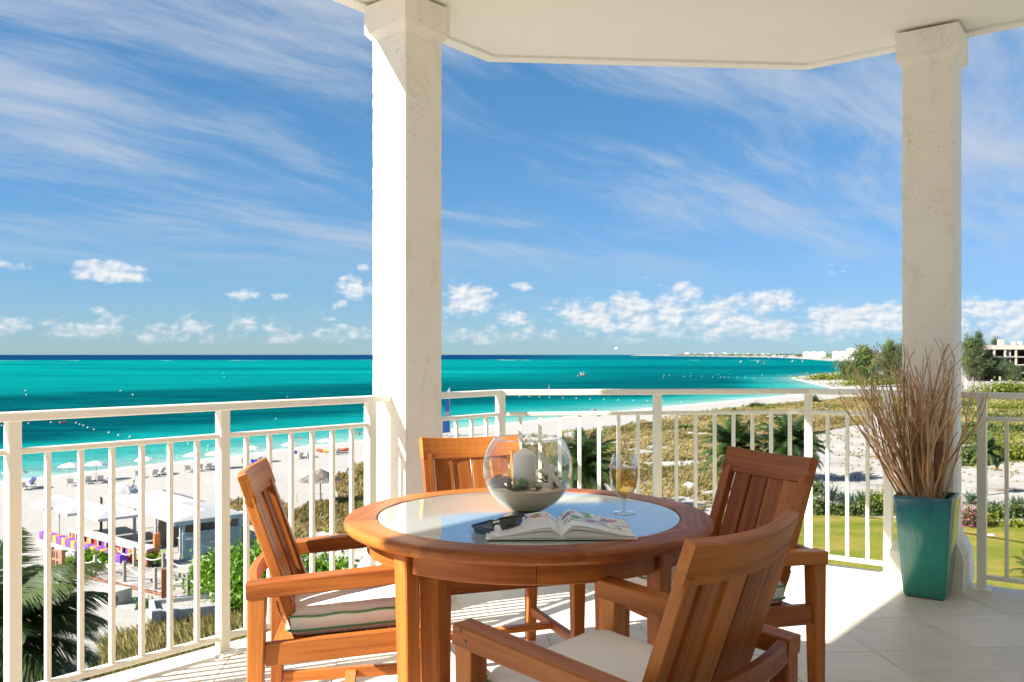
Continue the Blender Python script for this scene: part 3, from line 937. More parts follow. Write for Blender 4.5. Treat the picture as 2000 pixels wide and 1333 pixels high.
VL = V((UL.y, -UL.x))
column(V((-0.541, 4.60)), VL, UL, 'pale coral stone column behind the table, left face in full sun', 3, 0.125)
column(V((2.362, 5.010)), WR, UR, 'pale coral stone column in the shade behind the teal planter', 23, 0.130)

# ------------------------------------------------------------------ railings
PT, BT = 0.046, 0.0195
TOPZ, MIDZ, LOWZ = 1.07, 0.938, 0.082
bal_mesh = MB().board((0, 0, LOWZ - 0.004), (0, 0, MIDZ - 0.018), BT, BT, ch=0.002).mesh('baluster', M['rail_paint'])
post_mesh = MB().board((0, 0, 0.008), (0, 0, TOPZ - 0.032), PT, PT, ch=0.003).mesh('post', M['rail_paint'])
plate_mb = MB().box((0, 0, 0.004), (0.15, 0.10, 0.0085), ch=0.002)
for sx in (-1, 1):
    for sy in (-1, 1):
        plate_mb.lathe([(0.006, 0), (0.006, 0.004), (0.001, 0.0055)], 8, (sx * .06, sy * .036, 0.008))
plate_mesh = plate_mb.mesh('base_plate', M['rail_paint'])

def railing(label, pts, runs, posts, plates=None):
    """pts: plan polyline of the rails; runs: (start, end, number of balusters); posts: (point, angle)"""
    t = empty('railing', (pts[0].x, pts[0].y, 0), 0, label, 'railing', 'white balcony railings')
    o3 = V((pts[0].x, pts[0].y, 0))
    def p3(p, z):
        return V((p.x, p.y, z)) - o3
    for k in range(len(pts) - 1):
        a, b = pts[k], pts[k + 1]
        d = (b - a).normalized()
        MB().board(p3(a - d * (0.018 if k else 0), TOPZ - 0.0165), p3(b + d * (0.018 if k < len(pts) - 2 else 0), TOPZ - 0.0165 + (0.0004 if k else 0)), 0.062, 0.033, ch=0.004).build('top_rail', M['rail_paint'], t)
    for (a, b, n, *rest) in runs:
        d = (b - a).normalized()
        ang = math.atan2(d.y, d.x)
        e0, e1 = (a + d * PT * 0.5, b - d * PT * 0.5) if not rest else rest[0]
        MB().board(p3(e0, MIDZ - 0.0105), p3(e1, MIDZ - 0.0105), 0.030, 0.021, ch=0.003).build('middle_rail', M['rail_paint'], t)
        MB().board(p3(e0, LOWZ - 0.016), p3(e1, LOWZ - 0.016), 0.030, 0.024, ch=0.003).build('bottom_rail', M['rail_paint'], t)
        for i in range(n):
            q = a + (b - a) * ((i + 1) / (n + 1))
            link('baluster', bal_mesh, t, p3(q, 0), ang)
    for (q, ang) in posts:
        po = link('post', post_mesh, t, p3(q, 0), ang)
        link('base_plate', plate_mesh, po, (0, 0, 0), R(90))
    return t

aL, aF, aR = math.atan2(UL.y, UL.x), math.atan2(FD.y, FD.x), math.atan2(WR.y, WR.x)
stepL = (L2 - L0).length / 2
Lm1, Lm2 = L0 - UL * stepL, L0 - UL * stepL * 2
colL_hit = L2 + UL * 0.112
railing('long cream railing on the left, between the beach and the left chair', [Lm2 - UL * .5, colL_hit], [(Lm2, Lm1, 6), (Lm1, L0, 6), (L0, L1, 6), (L1, L2, 6)],
        [(p, aL) for p in (Lm2, Lm1, L0, L1, L2)])
colL_out = V((-0.541, 4.60)) + UL * 0.13
colL_out = L2 + UL * ((colL_out - L2).dot(UL))
Mid = (C1 + C2) / 2
railing('cream railing running round the far corner behind the table and wine glass', [colL_out, C1, C2, R1 + WR * 0.10],
        [(colL_out, C1, 4, (colL_out, C1 - UL * .02)), (C1, Mid, 7), (Mid, C2, 7), (C2, R1, 3)], [(C1, (aL + aF) / 2), (Mid, aF), (C2, (aF + aR) / 2), (R1, aR)])
R3, R4, R5 = R2 + WR * 0.83, R2 + WR * 1.66, R2 + WR * 2.49
railing('cream railing to the right of the planter column, in the shade', [R2 - WR * 0.10, R5 + WR * .3], [(R2, R3, 6), (R3, R4, 6), (R4, R5, 6)], [(p, aR) for p in (R2, R3, R4, R5)])

# ------------------------------------------------------------------ round teak table
TC = V((0.055, 2.99, 0.0))
TR = 0.609
tbl = empty('round_table', TC, 0, 'round teak dining table with an inset pale glass top', 'table')
prof = [(0.503, 0.702), (0.503, 0.7415), (0.5045, 0.743), (TR - .018, 0.743), (TR - .007, 0.7395), (TR - .001, 0.7325), (TR, 0.725), (TR - .002, 0.717), (TR - .009, 0.710), (TR - .022, 0.704), (TR - .03, 0.702)]
for sgm in range(8):
    t0 = R(45 * sgm + 14) + 0.0006
    t1 = R(45 * (sgm + 1) + 14) - 0.0006
    n = 18
    vs, bc = [], []
    for i in range(n + 1):
        a = t0 + (t1 - t0) * i / n
        for (r, z) in prof:
            vs.append((r * math.cos(a), r * math.sin(a), z))
            # straight grain of a board cut to the arc
            am = (t0 + t1) / 2
            bc.append((r * math.sin(a - am) + sgm * 3.1, r * math.cos(a - am) * 1.0 + sgm, z + sgm * 0.7))
    m = len(prof)
    fs = []
    for i in range(n):
        for k in range(m):
            k2 = (k + 1) % m
            fs.append((i * m + k, (i + 1) * m + k, (i + 1) * m + k2, i * m + k2))
    fs.append(tuple(range(m)))
    fs.append(tuple(n * m + k for k in range(m - 1, -1, -1)))
    mb = MB().add(vs, fs, bc)
    o = mb.build('rim_segment', M['teak'], tbl)
    me = o.data
    me.polygons.foreach_set('use_smooth', [True] * (len(me.polygons) - 2) + [False, False])
    me.set_sharp_from_angle(angle=R(32))
MB().lathe([(0.0, 0.731), (0.4985, 0.731), (0.5005, 0.733), (0.5005, 0.739), (0.4990, 0.7405), (0.0, 0.7405)], 128, smooth=False).build('glass_top', M['table_glass'], tbl)
ledge = MB().lathe([(0.47, 0.700), (0.512, 0.700), (0.512, 0.7285), (0.47, 0.7285)], 96, closed=True)
ledge.build('support_ring', M['teak'], tbl)
LEG_R = 0.525
for q in range(4):
    am = R(46.3 + 90 * q)
    d, tn = V((math.cos(am), math.sin(am), 0)), V((-math.sin(am), math.cos(am), 0))
    MB().board(d * LEG_R + V((0, 0, 0.701)), d * (LEG_R - 0.008), 0.057, 0.057, up=tn, ch=0.004, w1=0.040, h1=0.040).build('leg', M['teak'], tbl)
    # apron between this leg and the next: two boards per quarter
    for half in range(2):
        b0 = am + (R(4.0) if half == 0 else R(45.1))
        b1 = am + (R(44.95) if half == 0 else R(86.0))
        pts = [V((0.523 * math.cos(b0 + (b1 - b0) * i / 10), 0.523 * math.sin(b0 + (b1 - b0) * i / 10), 0.6695)) for i in range(11)]
        MB().sweep(pts, 0.026, 0.063, ch=0.003).build('apron', M['teak'], tbl)

# ------------------------------------------------------------------ teak armchairs with cushions
def make_chair():
    t = empty('armchair')
    LX, FY, RY = 0.275, 0.25, -0.25
    AF, AR_ = 0.655, 0.608                      # arm top, front and rear
    tk = M['teak']
    for s in (-1, 1):
        MB().board((s * LX, FY, AF - 0.030), (s * (LX - .004), FY + .002, 0), 0.056, 0.056, up=(0, 1, 0), ch=0.003, w1=0.040, h1=0.040).build('leg', tk, t)
        MB().board((s * LX, RY, AR_ - 0.022), (s * (LX - .004), RY - .012, 0), 0.056, 0.052, up=(0, 1, 0), ch=0.003, w1=0.040, h1=0.038).build('leg', tk, t)
        a0, a1 = V((s * LX, RY - 0.030, AR_ - 0.0225)), V((s * LX, FY + 0.030, AF - 0.0255))
        MB().board(a0, a1, 0.062, 0.045, ch=0.004, h1=0.051).build('arm', tk, t)
        for (py_, pz_) in ((FY + .004, AF - .012), (FY - .012, AF - .034)):
            MB().tube([(s * (LX + .0300), py_, pz_), (s * (LX + .0316), py_, pz_)], .0052, 10).build('plug', M['bark'], t)
        MB().board((s * (LX - .002), RY + .022, 0.395), (s * (LX - .002), FY - .024, 0.426), 0.030, 0.066, ch=0.003).build('seat_rail', tk, t)
        MB().board((s * (LX - .003), RY + .014, 0.135), (s * (LX - .003), FY - .016, 0.145), 0.024, 0.038, ch=0.003).build('stretcher', tk, t)
    MB().board((-LX + .012, 0.0, 0.140), (LX - .012, 0.0, 0.140), 0.038, 0.024, up=(0, 0, 1), ch=0.003).build('stretcher', tk, t)
    MB().board((-LX + .028, FY + .004, 0.410), (LX - .028, FY + .004, 0.410), 0.028, 0.064, ch=0.003).build('front_rail', tk, t)
    MB().board((-LX + .028, RY + .050, 0.388), (LX - .028, RY + .050, 0.388), 0.028, 0.050, ch=0.003).build('rear_rail', tk, t)
    pts = [V((x, RY - 0.012 - 0.030 * (1 - (x / .25) ** 2), AR_ - 0.030)) for x in np.linspace(-.25, .25, 11)]
    MB().sweep(pts, 0.026, 0.052, ch=0.003).build('back_rail', tk, t)
    for i in range(6):
        y = RY + 0.085 + i * 0.066
        z = 0.405 + (y - RY) * 0.062
        MB().board((-LX + .014, y, z), (LX - .014, y, z), 0.0635, 0.014, ch=0.001).build('seat_slat', tk, t)
    # leaning back with a slightly hollow curve
    bot, top = V((0, -0.155, 0.405)), V((0, -0.330, 0.905))
    ax = (top - bot).normalized()
    nrm = V((0, ax.z, -ax.y))
    def bp(x, f):
        return bot + (top - bot) * f + V((x, 0, 0)) + nrm * (0.030 * (abs(x) / 0.225) ** 2)
    for s in (-1, 1):
        MB().sweep([bp(s * 0.199, 0.0) + ax * 0.0, bp(s * 0.201, 0.86)], 0.046, 0.032, up=[nrm, nrm], ch=0.003).build('back_stile', tk, t)
    xs = np.linspace(-0.2245, 0.2245, 13)
    MB().sweep([bp(x, 0.910) for x in xs], 0.030, 0.094, up=[ax] * 13, ch=0.004).build('crest_rail', tk, t)
    MB().sweep([bp(x, 0.050) for x in np.linspace(-0.176, 0.176, 9)], 0.026, 0.050, up=[ax] * 9, ch=0.003).build('lower_rail', tk, t)
    for i in range(4):
        x = -0.1275 + i * 0.085
        MB().sweep([bp(x, 0.098), bp(x, 0.836)], 0.0785, 0.018, up=[nrm + V((-.25 * x, 0, 0))] * 2, ch=0.002).build('back_slat', tk, t)
    return t

def rrect(hx, hy, r, n=7):
    out = []
    for (cx, cy, a0) in ((hx - r, hy - r, 0), (-hx + r, hy - r, 90), (-hx + r, -hy + r, 180), (hx - r, -hy + r, 270)):
        for k in range(n + 1):
            a = R(a0 + 90 * k / n)
            out.append((cx + r * math.cos(a), cy + r * math.sin(a)))
    # subdivide the straight runs
    res = []
    for i in range(len(out)):
        a, b = out[i], out[(i + 1) % len(out)]
        d = math.hypot(b[0] - a[0], b[1] - a[1])
        k = max(1, int(d / 0.03))
        res += [(a[0] + (b[0] - a[0]) * j / k, a[1] + (b[1] - a[1]) * j / k) for j in range(k)]
    return res

def make_cushion():
    t = empty('seat_cushion')
    hx, hy, hh = 0.236, 0.222, 0.072
    rs = random.Random(5)
    base = rrect(hx, hy, 0.045)
    n = len(base)
    ph = [rs.uniform(0, 6.28) for _ in range(6)]
    def wob(a, b):
        return 0.0035 * math.sin(9 * a + ph[0]) + 0.003 * math.sin(17 * b + ph[1]) + 0.002 * math.sin(31 * a + ph[2])
    def slope(y):
        return 0.062 * y
    SC = 1.32
    rings = [(0.0, 0.002), (0.55, 0.0), (0.90, 0.003), (0.965, 0.010), (0.988, 0.017), (0.996, 0.022), (0.992, 0.032), (0.997, 0.043), (0.996, 0.050), (0.985, 0.056), (0.945, 0.065), (0.86, 0.0725), (0.7, 0.078), (0.45, 0.082), (0.0, 0.084)]
    rings = [(a_, z_ * SC) for a_, z_ in rings]
    vs, fs = [], []
    for (s, z) in rings:
        for (x, y) in base:
            X, Y = x * s, y * s
            k = wob(x * 3, y * 3) * (1 if 0.005 < z < 0.08 else 0.4) * s ** 3
            vs.append((X * (1 + k * 1.2), Y * (1 + k * 1.2), z + slope(Y) + k * 0.8 * (1 if z > .03 else .2)))
    for i in range(len(rings) - 1):
        for k in range(n):
            b = (k + 1) % n
            fs.append((i * n + k, i * n + b, (i + 1) * n + b, (i + 1) * n + k))
    MB().add(vs, fs, smooth=True).build('cover', M['cushion_cloth'], t)
    for z in (0.0205 * SC, 0.0520 * SC):
        pts = [V((x * 1.004 * (1 + 1.2 * wob(x * 3, y * 3)), y * 1.004 * (1 + 1.2 * wob(x * 3, y * 3)), z + slope(y) + 0.8 * wob(x * 3, y * 3) * (1 if z > .03 else .2))) for (x, y) in base]
        MB().tube(pts + pts[:2], 0.0034, 7, caps=False).build('piping', M['green_piping'], t)
    for s in (-1, 1):
        pts = [V((s * .19, -hy - .004, .03)), V((s * .20, -hy - .012, .045)), V((s * .205, -hy - .020, .07)), V((s * .21, -hy - .026, .10))]
        MB().tube(pts, 0.0028, 5).build('tie', M['tie_cord'], t)
    return t

CHAIRS = [  # centre, facing angle, labels
    ((-0.5364, 2.9195), 8.0, 'teak armchair on the left, side on, seat towards the table', 'white cushion with green piping on the left armchair, facing the table'),
    ((-0.0839, 3.652), -70.3, 'teak armchair behind the table, its back against the far railing', 'white cushion on the armchair behind the table, mostly hidden by it'),
    ((0.6854, 3.1687), 206.2, 'teak armchair at the right, behind the chair nearest the camera', 'white cushion on the right armchair, only its corner showing'),
    ((0.2756, 2.0918), 137.4, 'teak armchair nearest the camera, seen from behind', 'white cushion on the nearest armchair, seen from above')]
chair0, cush0 = make_chair(), make_cushion()
for i, ((x, y), ang, lab, clab) in enumerate(CHAIRS):
    c = chair0 if i == 0 else copy_tree(chair0)
    q = cush0 if i == 0 else copy_tree(cush0)
    c.location = (x, y, 0)
    c.rotation_euler = (0, 0, R(ang - 90))
    f = V((math.cos(R(ang)), math.sin(R(ang)), 0))
    q.location = V((x, y, 0.4315)) + f * 0.045
    q.rotation_euler = (0, 0, R(ang - 90))
    tag(c, lab, 'armchair', 'teak armchairs round the table')
    tag(q, clab, 'cushion', 'seat cushions of the armchairs')

# ------------------------------------------------------------------ things on the table
GZ = 0.7405
BO = V((0.053, 3.05, GZ))
def bowl_profile():
    out = []
    Rb, cz = 0.1535, 0.146
    for k in range(0, 41):
        a = -math.pi / 2 + R(15) + (math.asin((0.2465 - cz) / Rb) + math.pi / 2 - R(15)) * k / 40
        out.append((Rb * math.cos(a), cz + Rb * math.sin(a)))
    return out
bp_ = bowl_profile()
th = 0.0030
z0 = bp_[0][1]
full = [(0.0, z0)] + bp_ + [(bp_[-1][0] - th * .5, bp_[-1][1] + .0014)] + [(r - th, z + .0008) for (r, z) in reversed(bp_)] + [(0.0, z0 + 0.006)]
full = [(r, z - z0) for r, z in full]
bowl = MB().lathe(full, 96, (0, 0, 0)).build('fish_bowl', M['clear_glass'], None, BO)
MB().tube([(0.1160 * math.cos(2 * math.pi * k / 64), 0.1160 * math.sin(2 * math.pi * k / 64), 0.2465 - z0) for k in range(66)], .0026, 8, caps=False).build('rim', M['stem_glass'], bowl)
tag(bowl, 'round clear glass bowl on the table holding sand, a candle and succulents', 'bowl')
def bowl_r(z):
    z = z + z0
    return math.sqrt(max(0.1535 ** 2 - (z - 0.146) ** 2, 0)) - th - 0.0012
SZ = 0.080
sp = [(0.0, 0.0072)] + [(bowl_r(z), z) for z in np.linspace(0.0085, SZ, 16)]
sand = MB()
n = 72
rows = len(sp)
sand.lathe(sp[1:], n)
del sand.f[-1]; del sand.sm[-1]
tops = []
for fr in (1.0, 0.85, 0.65, 0.4, 0.0):
    for k in range(n):
        a = 2 * math.pi * k / n
        r = bowl_r(SZ) * fr
        X, Y = r * math.cos(a), r * math.sin(a)
        tops.append((X, Y, SZ + (0.004 * math.sin(40 * X + 2) * math.cos(37 * Y) + 0.004 * math.sin(90 * X + 50 * Y)) * (1 if fr < 1 else 0.15) + (0.006 * (1 - fr))))
sand.add(tops, [(i * n + k, i * n + (k + 1) % n, (i + 1) * n + (k + 1) % n, (i + 1) * n + k) for i in range(4) for k in range(n)], smooth=True)
o = sand.build('sand', M['bowl_sand'], None, BO)
tag(o, 'pale sand filling the bottom of the glass bowl', 'sand', kind='stuff')

cd = empty('candle', BO + V((-0.010, 0.022, SZ - 0.004)), 0, 'thick white pillar candle standing in the glass bowl', 'candle')
MB().lathe([(0.0385, 0), (0.0390, 0.004), (0.0390, 0.112), (0.0378, 0.117), (0.030, 0.121), (0.014, 0.131), (0.004, 0.1365), (0.0, 0.137)], 48).build('wax', M['candle_wax'], cd)
MB().tube([(0, 0, .135), (0.001, 0, .141), (0.003, .001, .146)], .0011, 6).build('wick', M['wick'], cd)

def rosette(name, loc, n, length, width, mat_, label, spread=(18, 82), seed=1, curl=0.35, cat='succulent', group=None):
    rs = random.Random(seed)
    vs, fs, rn = [], [], []
    for i in range(n):
        a = i * 2.39996 + rs.uniform(-.15, .15)
        el_ = R(spread[1] - (spread[1] - spread[0]) * (i / n) + rs.uniform(-6, 6))
        L = length * (0.7 + 0.3 * i / n) * rs.uniform(.88, 1.1)
        d = V((math.cos(a) * math.cos(el_), math.sin(a) * math.cos(el_), math.sin(el_)))
        side = V((-math.sin(a), math.cos(a), 0))
        upv = side.cross(d) * -1
        k0 = len(vs)
        q = rs.random()
        for j, (t, ww) in enumerate(((0, .55), (.3, 1.0), (.6, .85), (.85, .45))):
            c = d * (L * t) + upv * (-curl * L * t * t * .5)
            for e, lift in ((-1, .0), (0, -.35), (1, .0)):
                vs.append(c + side * (e * width * ww * .5) + upv * (-lift * width * ww * -.5))
                rn.append(min(1, max(0, q * .5 + .5 * t)))
        vs.append(d * L + upv * (-curl * L * .5)); rn.append(min(1, q * .5 + .5))
        for j in range(3):
            for e in range(2):
                b = k0 + j * 3 + e
                fs.append((b, b + 1, b + 4)); fs.append((b, b + 4, b + 3))
        b = k0 + 9
        fs.append((b, b + 1, k0 + 12)); fs.append((b + 1, b + 2, k0 + 12))
    me = tri_mesh(name, np.array([tuple(v) for v in vs]), np.array(fs), mat_, rn)
    o = link(name, me)
    o.location = loc
    return tag(o, label, cat, group)

rosette('succulent', BO + V((-0.016, -0.066, SZ + .004)), 36, 0.054, 0.015, M['succulent_leaf'], 'pale green spiky succulent in front of the candle', seed=2)
rosette('succulent', BO + V((-0.070, 0.012, SZ + .008)), 26, 0.042, 0.012, M['dark_succulent'], 'small blue-grey succulent left of the candle in the bowl', seed=3)
rosette('succulent', BO + V((0.082, 0.020, SZ + .002)), 34, 0.080, 0.013, M['dark_succulent'], 'large dark spiky succulent behind the starfish', seed=4, spread=(10, 75))
rosette('succulent', BO + V((0.032, -0.058, SZ + .002)), 22, 0.030, 0.013, M['succulent_leaf'], 'low flat green succulent right of the spiky one in the bowl', seed=6, spread=(8, 50))
rosette('succulent', BO + V((-0.054, -0.060, SZ + .002)), 20, 0.034, 0.012, M['succulent_leaf'], 'low flat green succulent left of the spiky one in the bowl', seed=7, spread=(6, 45))

def blob(name, loc, r, mat_, label, cat, seed=1, group=None, rz=0):
    bm = bmesh.new()
    bmesh.ops.create_icosphere(bm, subdivisions=3, radius=1.0)
    rs = random.Random(seed)
    a, b, c = rs.uniform(0, 6), rs.uniform(0, 6), rs.uniform(0, 6)
    for v in bm.verts:
        k = 1 + 0.10 * math.sin(2.1 * v.co.x + a) + 0.08 * math.sin(2.7 * v.co.y + b) + 0.06 * math.sin(3.1 * v.co.z + c)
        v.co = V((v.co.x * r[0], v.co.y * r[1], v.co.z * r[2])) * k
    for f in bm.faces:
        f.smooth = True
    me = bpy.data.meshes.new(name)
    bm.to_mesh(me); bm.free()
    me.materials.append(mat_)
    o = link(name, me, None, loc, rz)
    return tag(o, label, cat, group)
blob('pebble', BO + V((0.063, -0.058, SZ + .010)), (.025, .016, .013), M['pebble'], 'largest tan pebble lying on the sand in the bowl', 'pebble', 1, 'pebbles in the bowl')
blob('pebble', BO + V((0.017, -0.088, SZ + .006)), (.010, .008, .007), M['pebble'], 'small round pebble beside the spiky succulent', 'pebble', 2, 'pebbles in the bowl')
blob('pebble', BO + V((0.050, -0.015, SZ + .012)), (.016, .012, .008), M['pebble'], 'flat pebble right behind the candle foot', 'pebble', 3, 'pebbles in the bowl')
blob('seashell', BO + V((-0.094, -0.030, SZ + .016)), (.042, .020, .028), M['shell'], 'dark brown seashell leaning on the left side of the bowl', 'shell', 4, rz=R(-30))

def starfish():
    loc = BO + V((0.078, -0.030, SZ + 0.052))
    mb = MB()
    ctr = V((0, 0, 0))
    for (a, L) in ((116, .080), (166, .042), (-92, .058), (-52, .068), (80, .030)):
        d = V((math.cos(R(a)), -0.10, math.sin(R(a)))).normalized()
        pts = [ctr - d * .004] + [ctr + d * (L * t) for t in (.15, .35, .6, .85, .96, 1.0)]
        mb.tube(pts, [.0105, .0105, .0095, .0085, .0072, .0054, .002], 10)
    o = mb.build('starfish', M['starfish_white'], None, loc)
    tag(o, 'white dried starfish standing against the right side of the bowl', 'starfish')
starfish()

# wine glass and wine
WG = V((0.378, 3.005, GZ))
wg = empty('wine_glass', WG, 0, 'stemmed wine glass on the right of the glass bowl', 'wine glass')
gp = [(0.0065, 0.047), (0.014, 0.052), (0.028, 0.066), (0.039, 0.085), (0.0455, 0.105), (0.0480, 0.125), (0.0480, 0.142), (0.0462, 0.162), (0.0425, 0.182), (0.0388, 0.199)]
def smooth_prof(p, n=4):
    out = []
    for i in range(len(p) - 1):
        p0, p1, p2, p3 = p[max(i - 1, 0)], p[i], p[i + 1], p[min(i + 2, len(p) - 1)]
        for k in range(n):
            t = k / n
            out.append(tuple(0.5 * (2 * p1[j] + (p2[j] - p0[j]) * t + (2 * p0[j] - 5 * p1[j] + 4 * p2[j] - p3[j]) * t * t + (3 * p1[j] - p0[j] - 3 * p2[j] + p3[j]) * t ** 3) for j in (0, 1)))
    return out + [p[-1]]
gs = smooth_prof(gp)
MB().lathe(gs + [(r - .0012, z) for r, z in reversed(gs)], 64, closed=True).build('bowl', M['fine_glass'], wg)
MB().lathe(smooth_prof([(0.0050, 0.0065), (0.0042, 0.014), (0.0040, 0.028), (0.0055, 0.040), (0.0072, 0.0475)], 4), 24).build('stem', M['stem_glass'], wg)
MB().lathe([(0.036, 0.0005), (0.0375, 0.0015), (0.036, 0.0026), (0.020, 0.0042), (0.009, 0.0062), (0.005, 0.0066)], 48).build('foot', M['stem_glass'], wg)
wz = 0.152
wp = [(max(r - .0016, .0005), z + (.0012 if i == 0 else 0)) for i, (r, z) in enumerate(gs) if z < wz]
MBw = MB().lathe([(0.0005, gs[0][1] + .001)] + wp + [(wp[-1][0], wz), (0.0005, wz)], 64)
o = MBw.build('white_wine', M['wine_liquid'], None, WG)
tag(o, 'pale golden wine filling two thirds of the stemmed glass', 'wine')

# open magazine
MG = V((0.1425, 2.557, 0.7445))
mg = empty('magazine', MG, R(0.5), 'open magazine with coloured pages lying at the front of the table', 'magazine')
def page_h(u, side):
    """height of the page stack over its width; u from spine 0 to fore edge 1"""
    pk = 0.031 if side < 0 else 0.036
    return pk * (min(u / 0.16, 1) ** 0.62) * (1 - 0.90 * sstep(0.12, 1.02, np.array(u)).item()) + 0.0025
for side, W_ in ((-1, 0.206), (1, 0.212)):
    us = np.linspace(0, 1, 26)
    D_ = 0.262
    top = [(side * W_ * u, page_h(u, side)) for u in us]
    k = len(us)
    for nm, z0f, z1f, mt in (('page_block', 0.10, 0.62, 'page_stack'), ('open_leaves', 0.70, 0.995, 'page_stack')):
        vs, fs = [], []
        for y in (0.0, D_):
            for (x, h) in top:
                arch = 1.0
                vs.append((x, y, h * z0f * arch + .0012)); vs.append((x, y, h * z1f + .0012))
        for i in range(k - 1):
            a = i * 2
            b = a + 2 * k
            fs += [(a, a + 2, a + 3, a + 1), (b + 1, b + 3, b + 2, b), (a + 1, a + 3, b + 3, b + 1), (a + 2, a, b, b + 2)]
        fs += [(2 * k - 2, 4 * k - 2, 4 * k - 1, 2 * k - 1), (1, 2 * k + 1, 2 * k, 0)]
        MB().add(vs, fs, smooth=False).build(nm, M[mt], mg)
    vs, fs = [], []
    for y in np.linspace(0.0, D_, 8):
        for (x, h) in top:
            vs.append((x, y, h + .0017 + 0.0006 * math.sin(20 * y + 9 * x)))
    for j in range(7):
        for i in range(k - 1):
            a = j * k + i
            fs.append((a, a + 1, a + 1 + k, a + k) if side > 0 else (a + 1, a, a + k, a + 1 + k))
    MB().add(vs, fs, smooth=True).build('printed_page', M['printed_page'], mg)
MB().box((0.0, 0.131, 0.0008), (0.437, 0.270, 0.0012)).build('cover', M['paper_edge'], mg)

# sunglasses, one lens propped on the magazine
SG = V((-0.044, 2.640, GZ))
sg = empty('sunglasses', SG, R(-6), 'dark wraparound sunglasses leaning on the edge of the magazine', 'sunglasses')
sg.rotation_euler = (R(-6), R(-13), R(-4))
sg.location = SG + V((0, 0, 0.025))
sg.scale = (1.1, 1.1, 1.15)
def wrap(x):
    return 0.030 * (abs(x) / 0.07) ** 2.2
for s in (-1, 1):
    xs = np.linspace(0.008, 0.068, 14)
    vs, fs = [], []
    for x in xs:
        t = (x - 0.008) / 0.060
        up_ = 0.0195 - 0.004 * t
        lo = -(0.002 + 0.0215 * (math.sin(math.pi * min(1, t * 1.02) ** 0.72) ** 0.55 if t > 0 else 0.0)) * (1 - 0.35 * max(0, t - .8) / .2)
        for j in range(6):
            z = lo + (up_ - lo) * j / 5
            vs.append((s * x, wrap(x) - 0.003 * math.cos((z + .002) * 60), z))
    n = 6
    for i in range(len(xs) - 1):
        for j in range(n - 1):
            a = i * n + j
            fs.append((a, a + n, a + n + 1, a + 1) if s > 0 else (a, a + 1, a + n + 1, a + n))
    lo_ = MB().add(vs, fs, smooth=True).build('lens', M['lens'], sg)
    sol = lo_.modifiers.new('thick', 'SOLIDIFY'); sol.thickness = 0.002
    pts = [V((s * .068, wrap(.068), .012)), V((s * .073, .040, .012)), V((s * .074, .075, .010)), V((s * .071, .118, .004)), V((s * .066, .140, -.012))]
    MB().sweep(pts, 0.0028, 0.009, ch=.0008, h1=.006).build('temple', M['glasses_frame'], sg)
xs = np.linspace(-0.069, 0.069, 27)
MB().sweep([V((x, wrap(x) - .001, 0.0195 - 0.004 * max(0, (abs(x) - .008) / .06) - (0.0035 if abs(x) < .01 else 0))) for x in xs], 0.0045, 0.0035, ch=.001).build('brow_bar', M['glasses_frame'], sg)
MB().sweep([V((x, wrap(x) - .0005, 0.002 + .006 * (1 - (x / .012) ** 2))) for x in np.linspace(-.012, .012, 9)], 0.0035, 0.006, ch=.001).build('bridge', M['glasses_frame'], sg)

# ------------------------------------------------------------------ glazed planter with dry branches
PL = V((2.207, 4.732, 0.0))
pl = empty('planter', PL, math.atan2(WR.y, WR.x), 'tall tapered teal glazed ceramic planter holding dry branches', 'planter')
def sq_ring(h, r, z, n=5):
    return [(x, y, z) for (x, y) in rrect_plain(h, r, n)]
def rrect_plain(h, r, n=5):
    out = []
    for (cx, cy, a0) in ((h - r, h - r, 0), (-h + r, h - r, 90), (-h + r, -h + r, 180), (h - r, -h + r, 270)):
        for k in range(n + 1):
            a = R(a0 + 90 * k / n)
            out.append((cx + r * math.cos(a), cy + r * math.sin(a)))
    return out
HT = 0.535
secs = [(h_ * 1.04, z_) for h_, z_ in [(0.088, 0.0), (0.094, 0.008)] + [(0.096 + 0.036 * (z / .5) ** 0.9, z) for z in np.linspace(0.03, 0.5, 12)] + [(0.1345, 0.515), (0.1360, HT - .006), (0.1335, HT), (0.1165, HT), (0.1145, HT - .004), (0.112, 0.44), (0.105, 0.43)]]
vs, fs = [], []
per = len(rrect_plain(.1, .01))
for (h, z) in secs:
    vs += sq_ring(h, 0.011, z)
for i in range(len(secs) - 1):
    for k in range(per):
        b = (k + 1) % per
        fs.append((i * per + k, i * per + b, (i + 1) * per + b, (i + 1) * per + k))
fs.append(tuple(range(per - 1, -1, -1)))
MB().add(vs, fs, smooth=True).build('vessel', M['glaze'], pl).data.set_sharp_from_angle(angle=R(50))
MB().box((0, 0, 0.425), (0.216, 0.216, 0.012)).build('filling', M['shell'], pl)

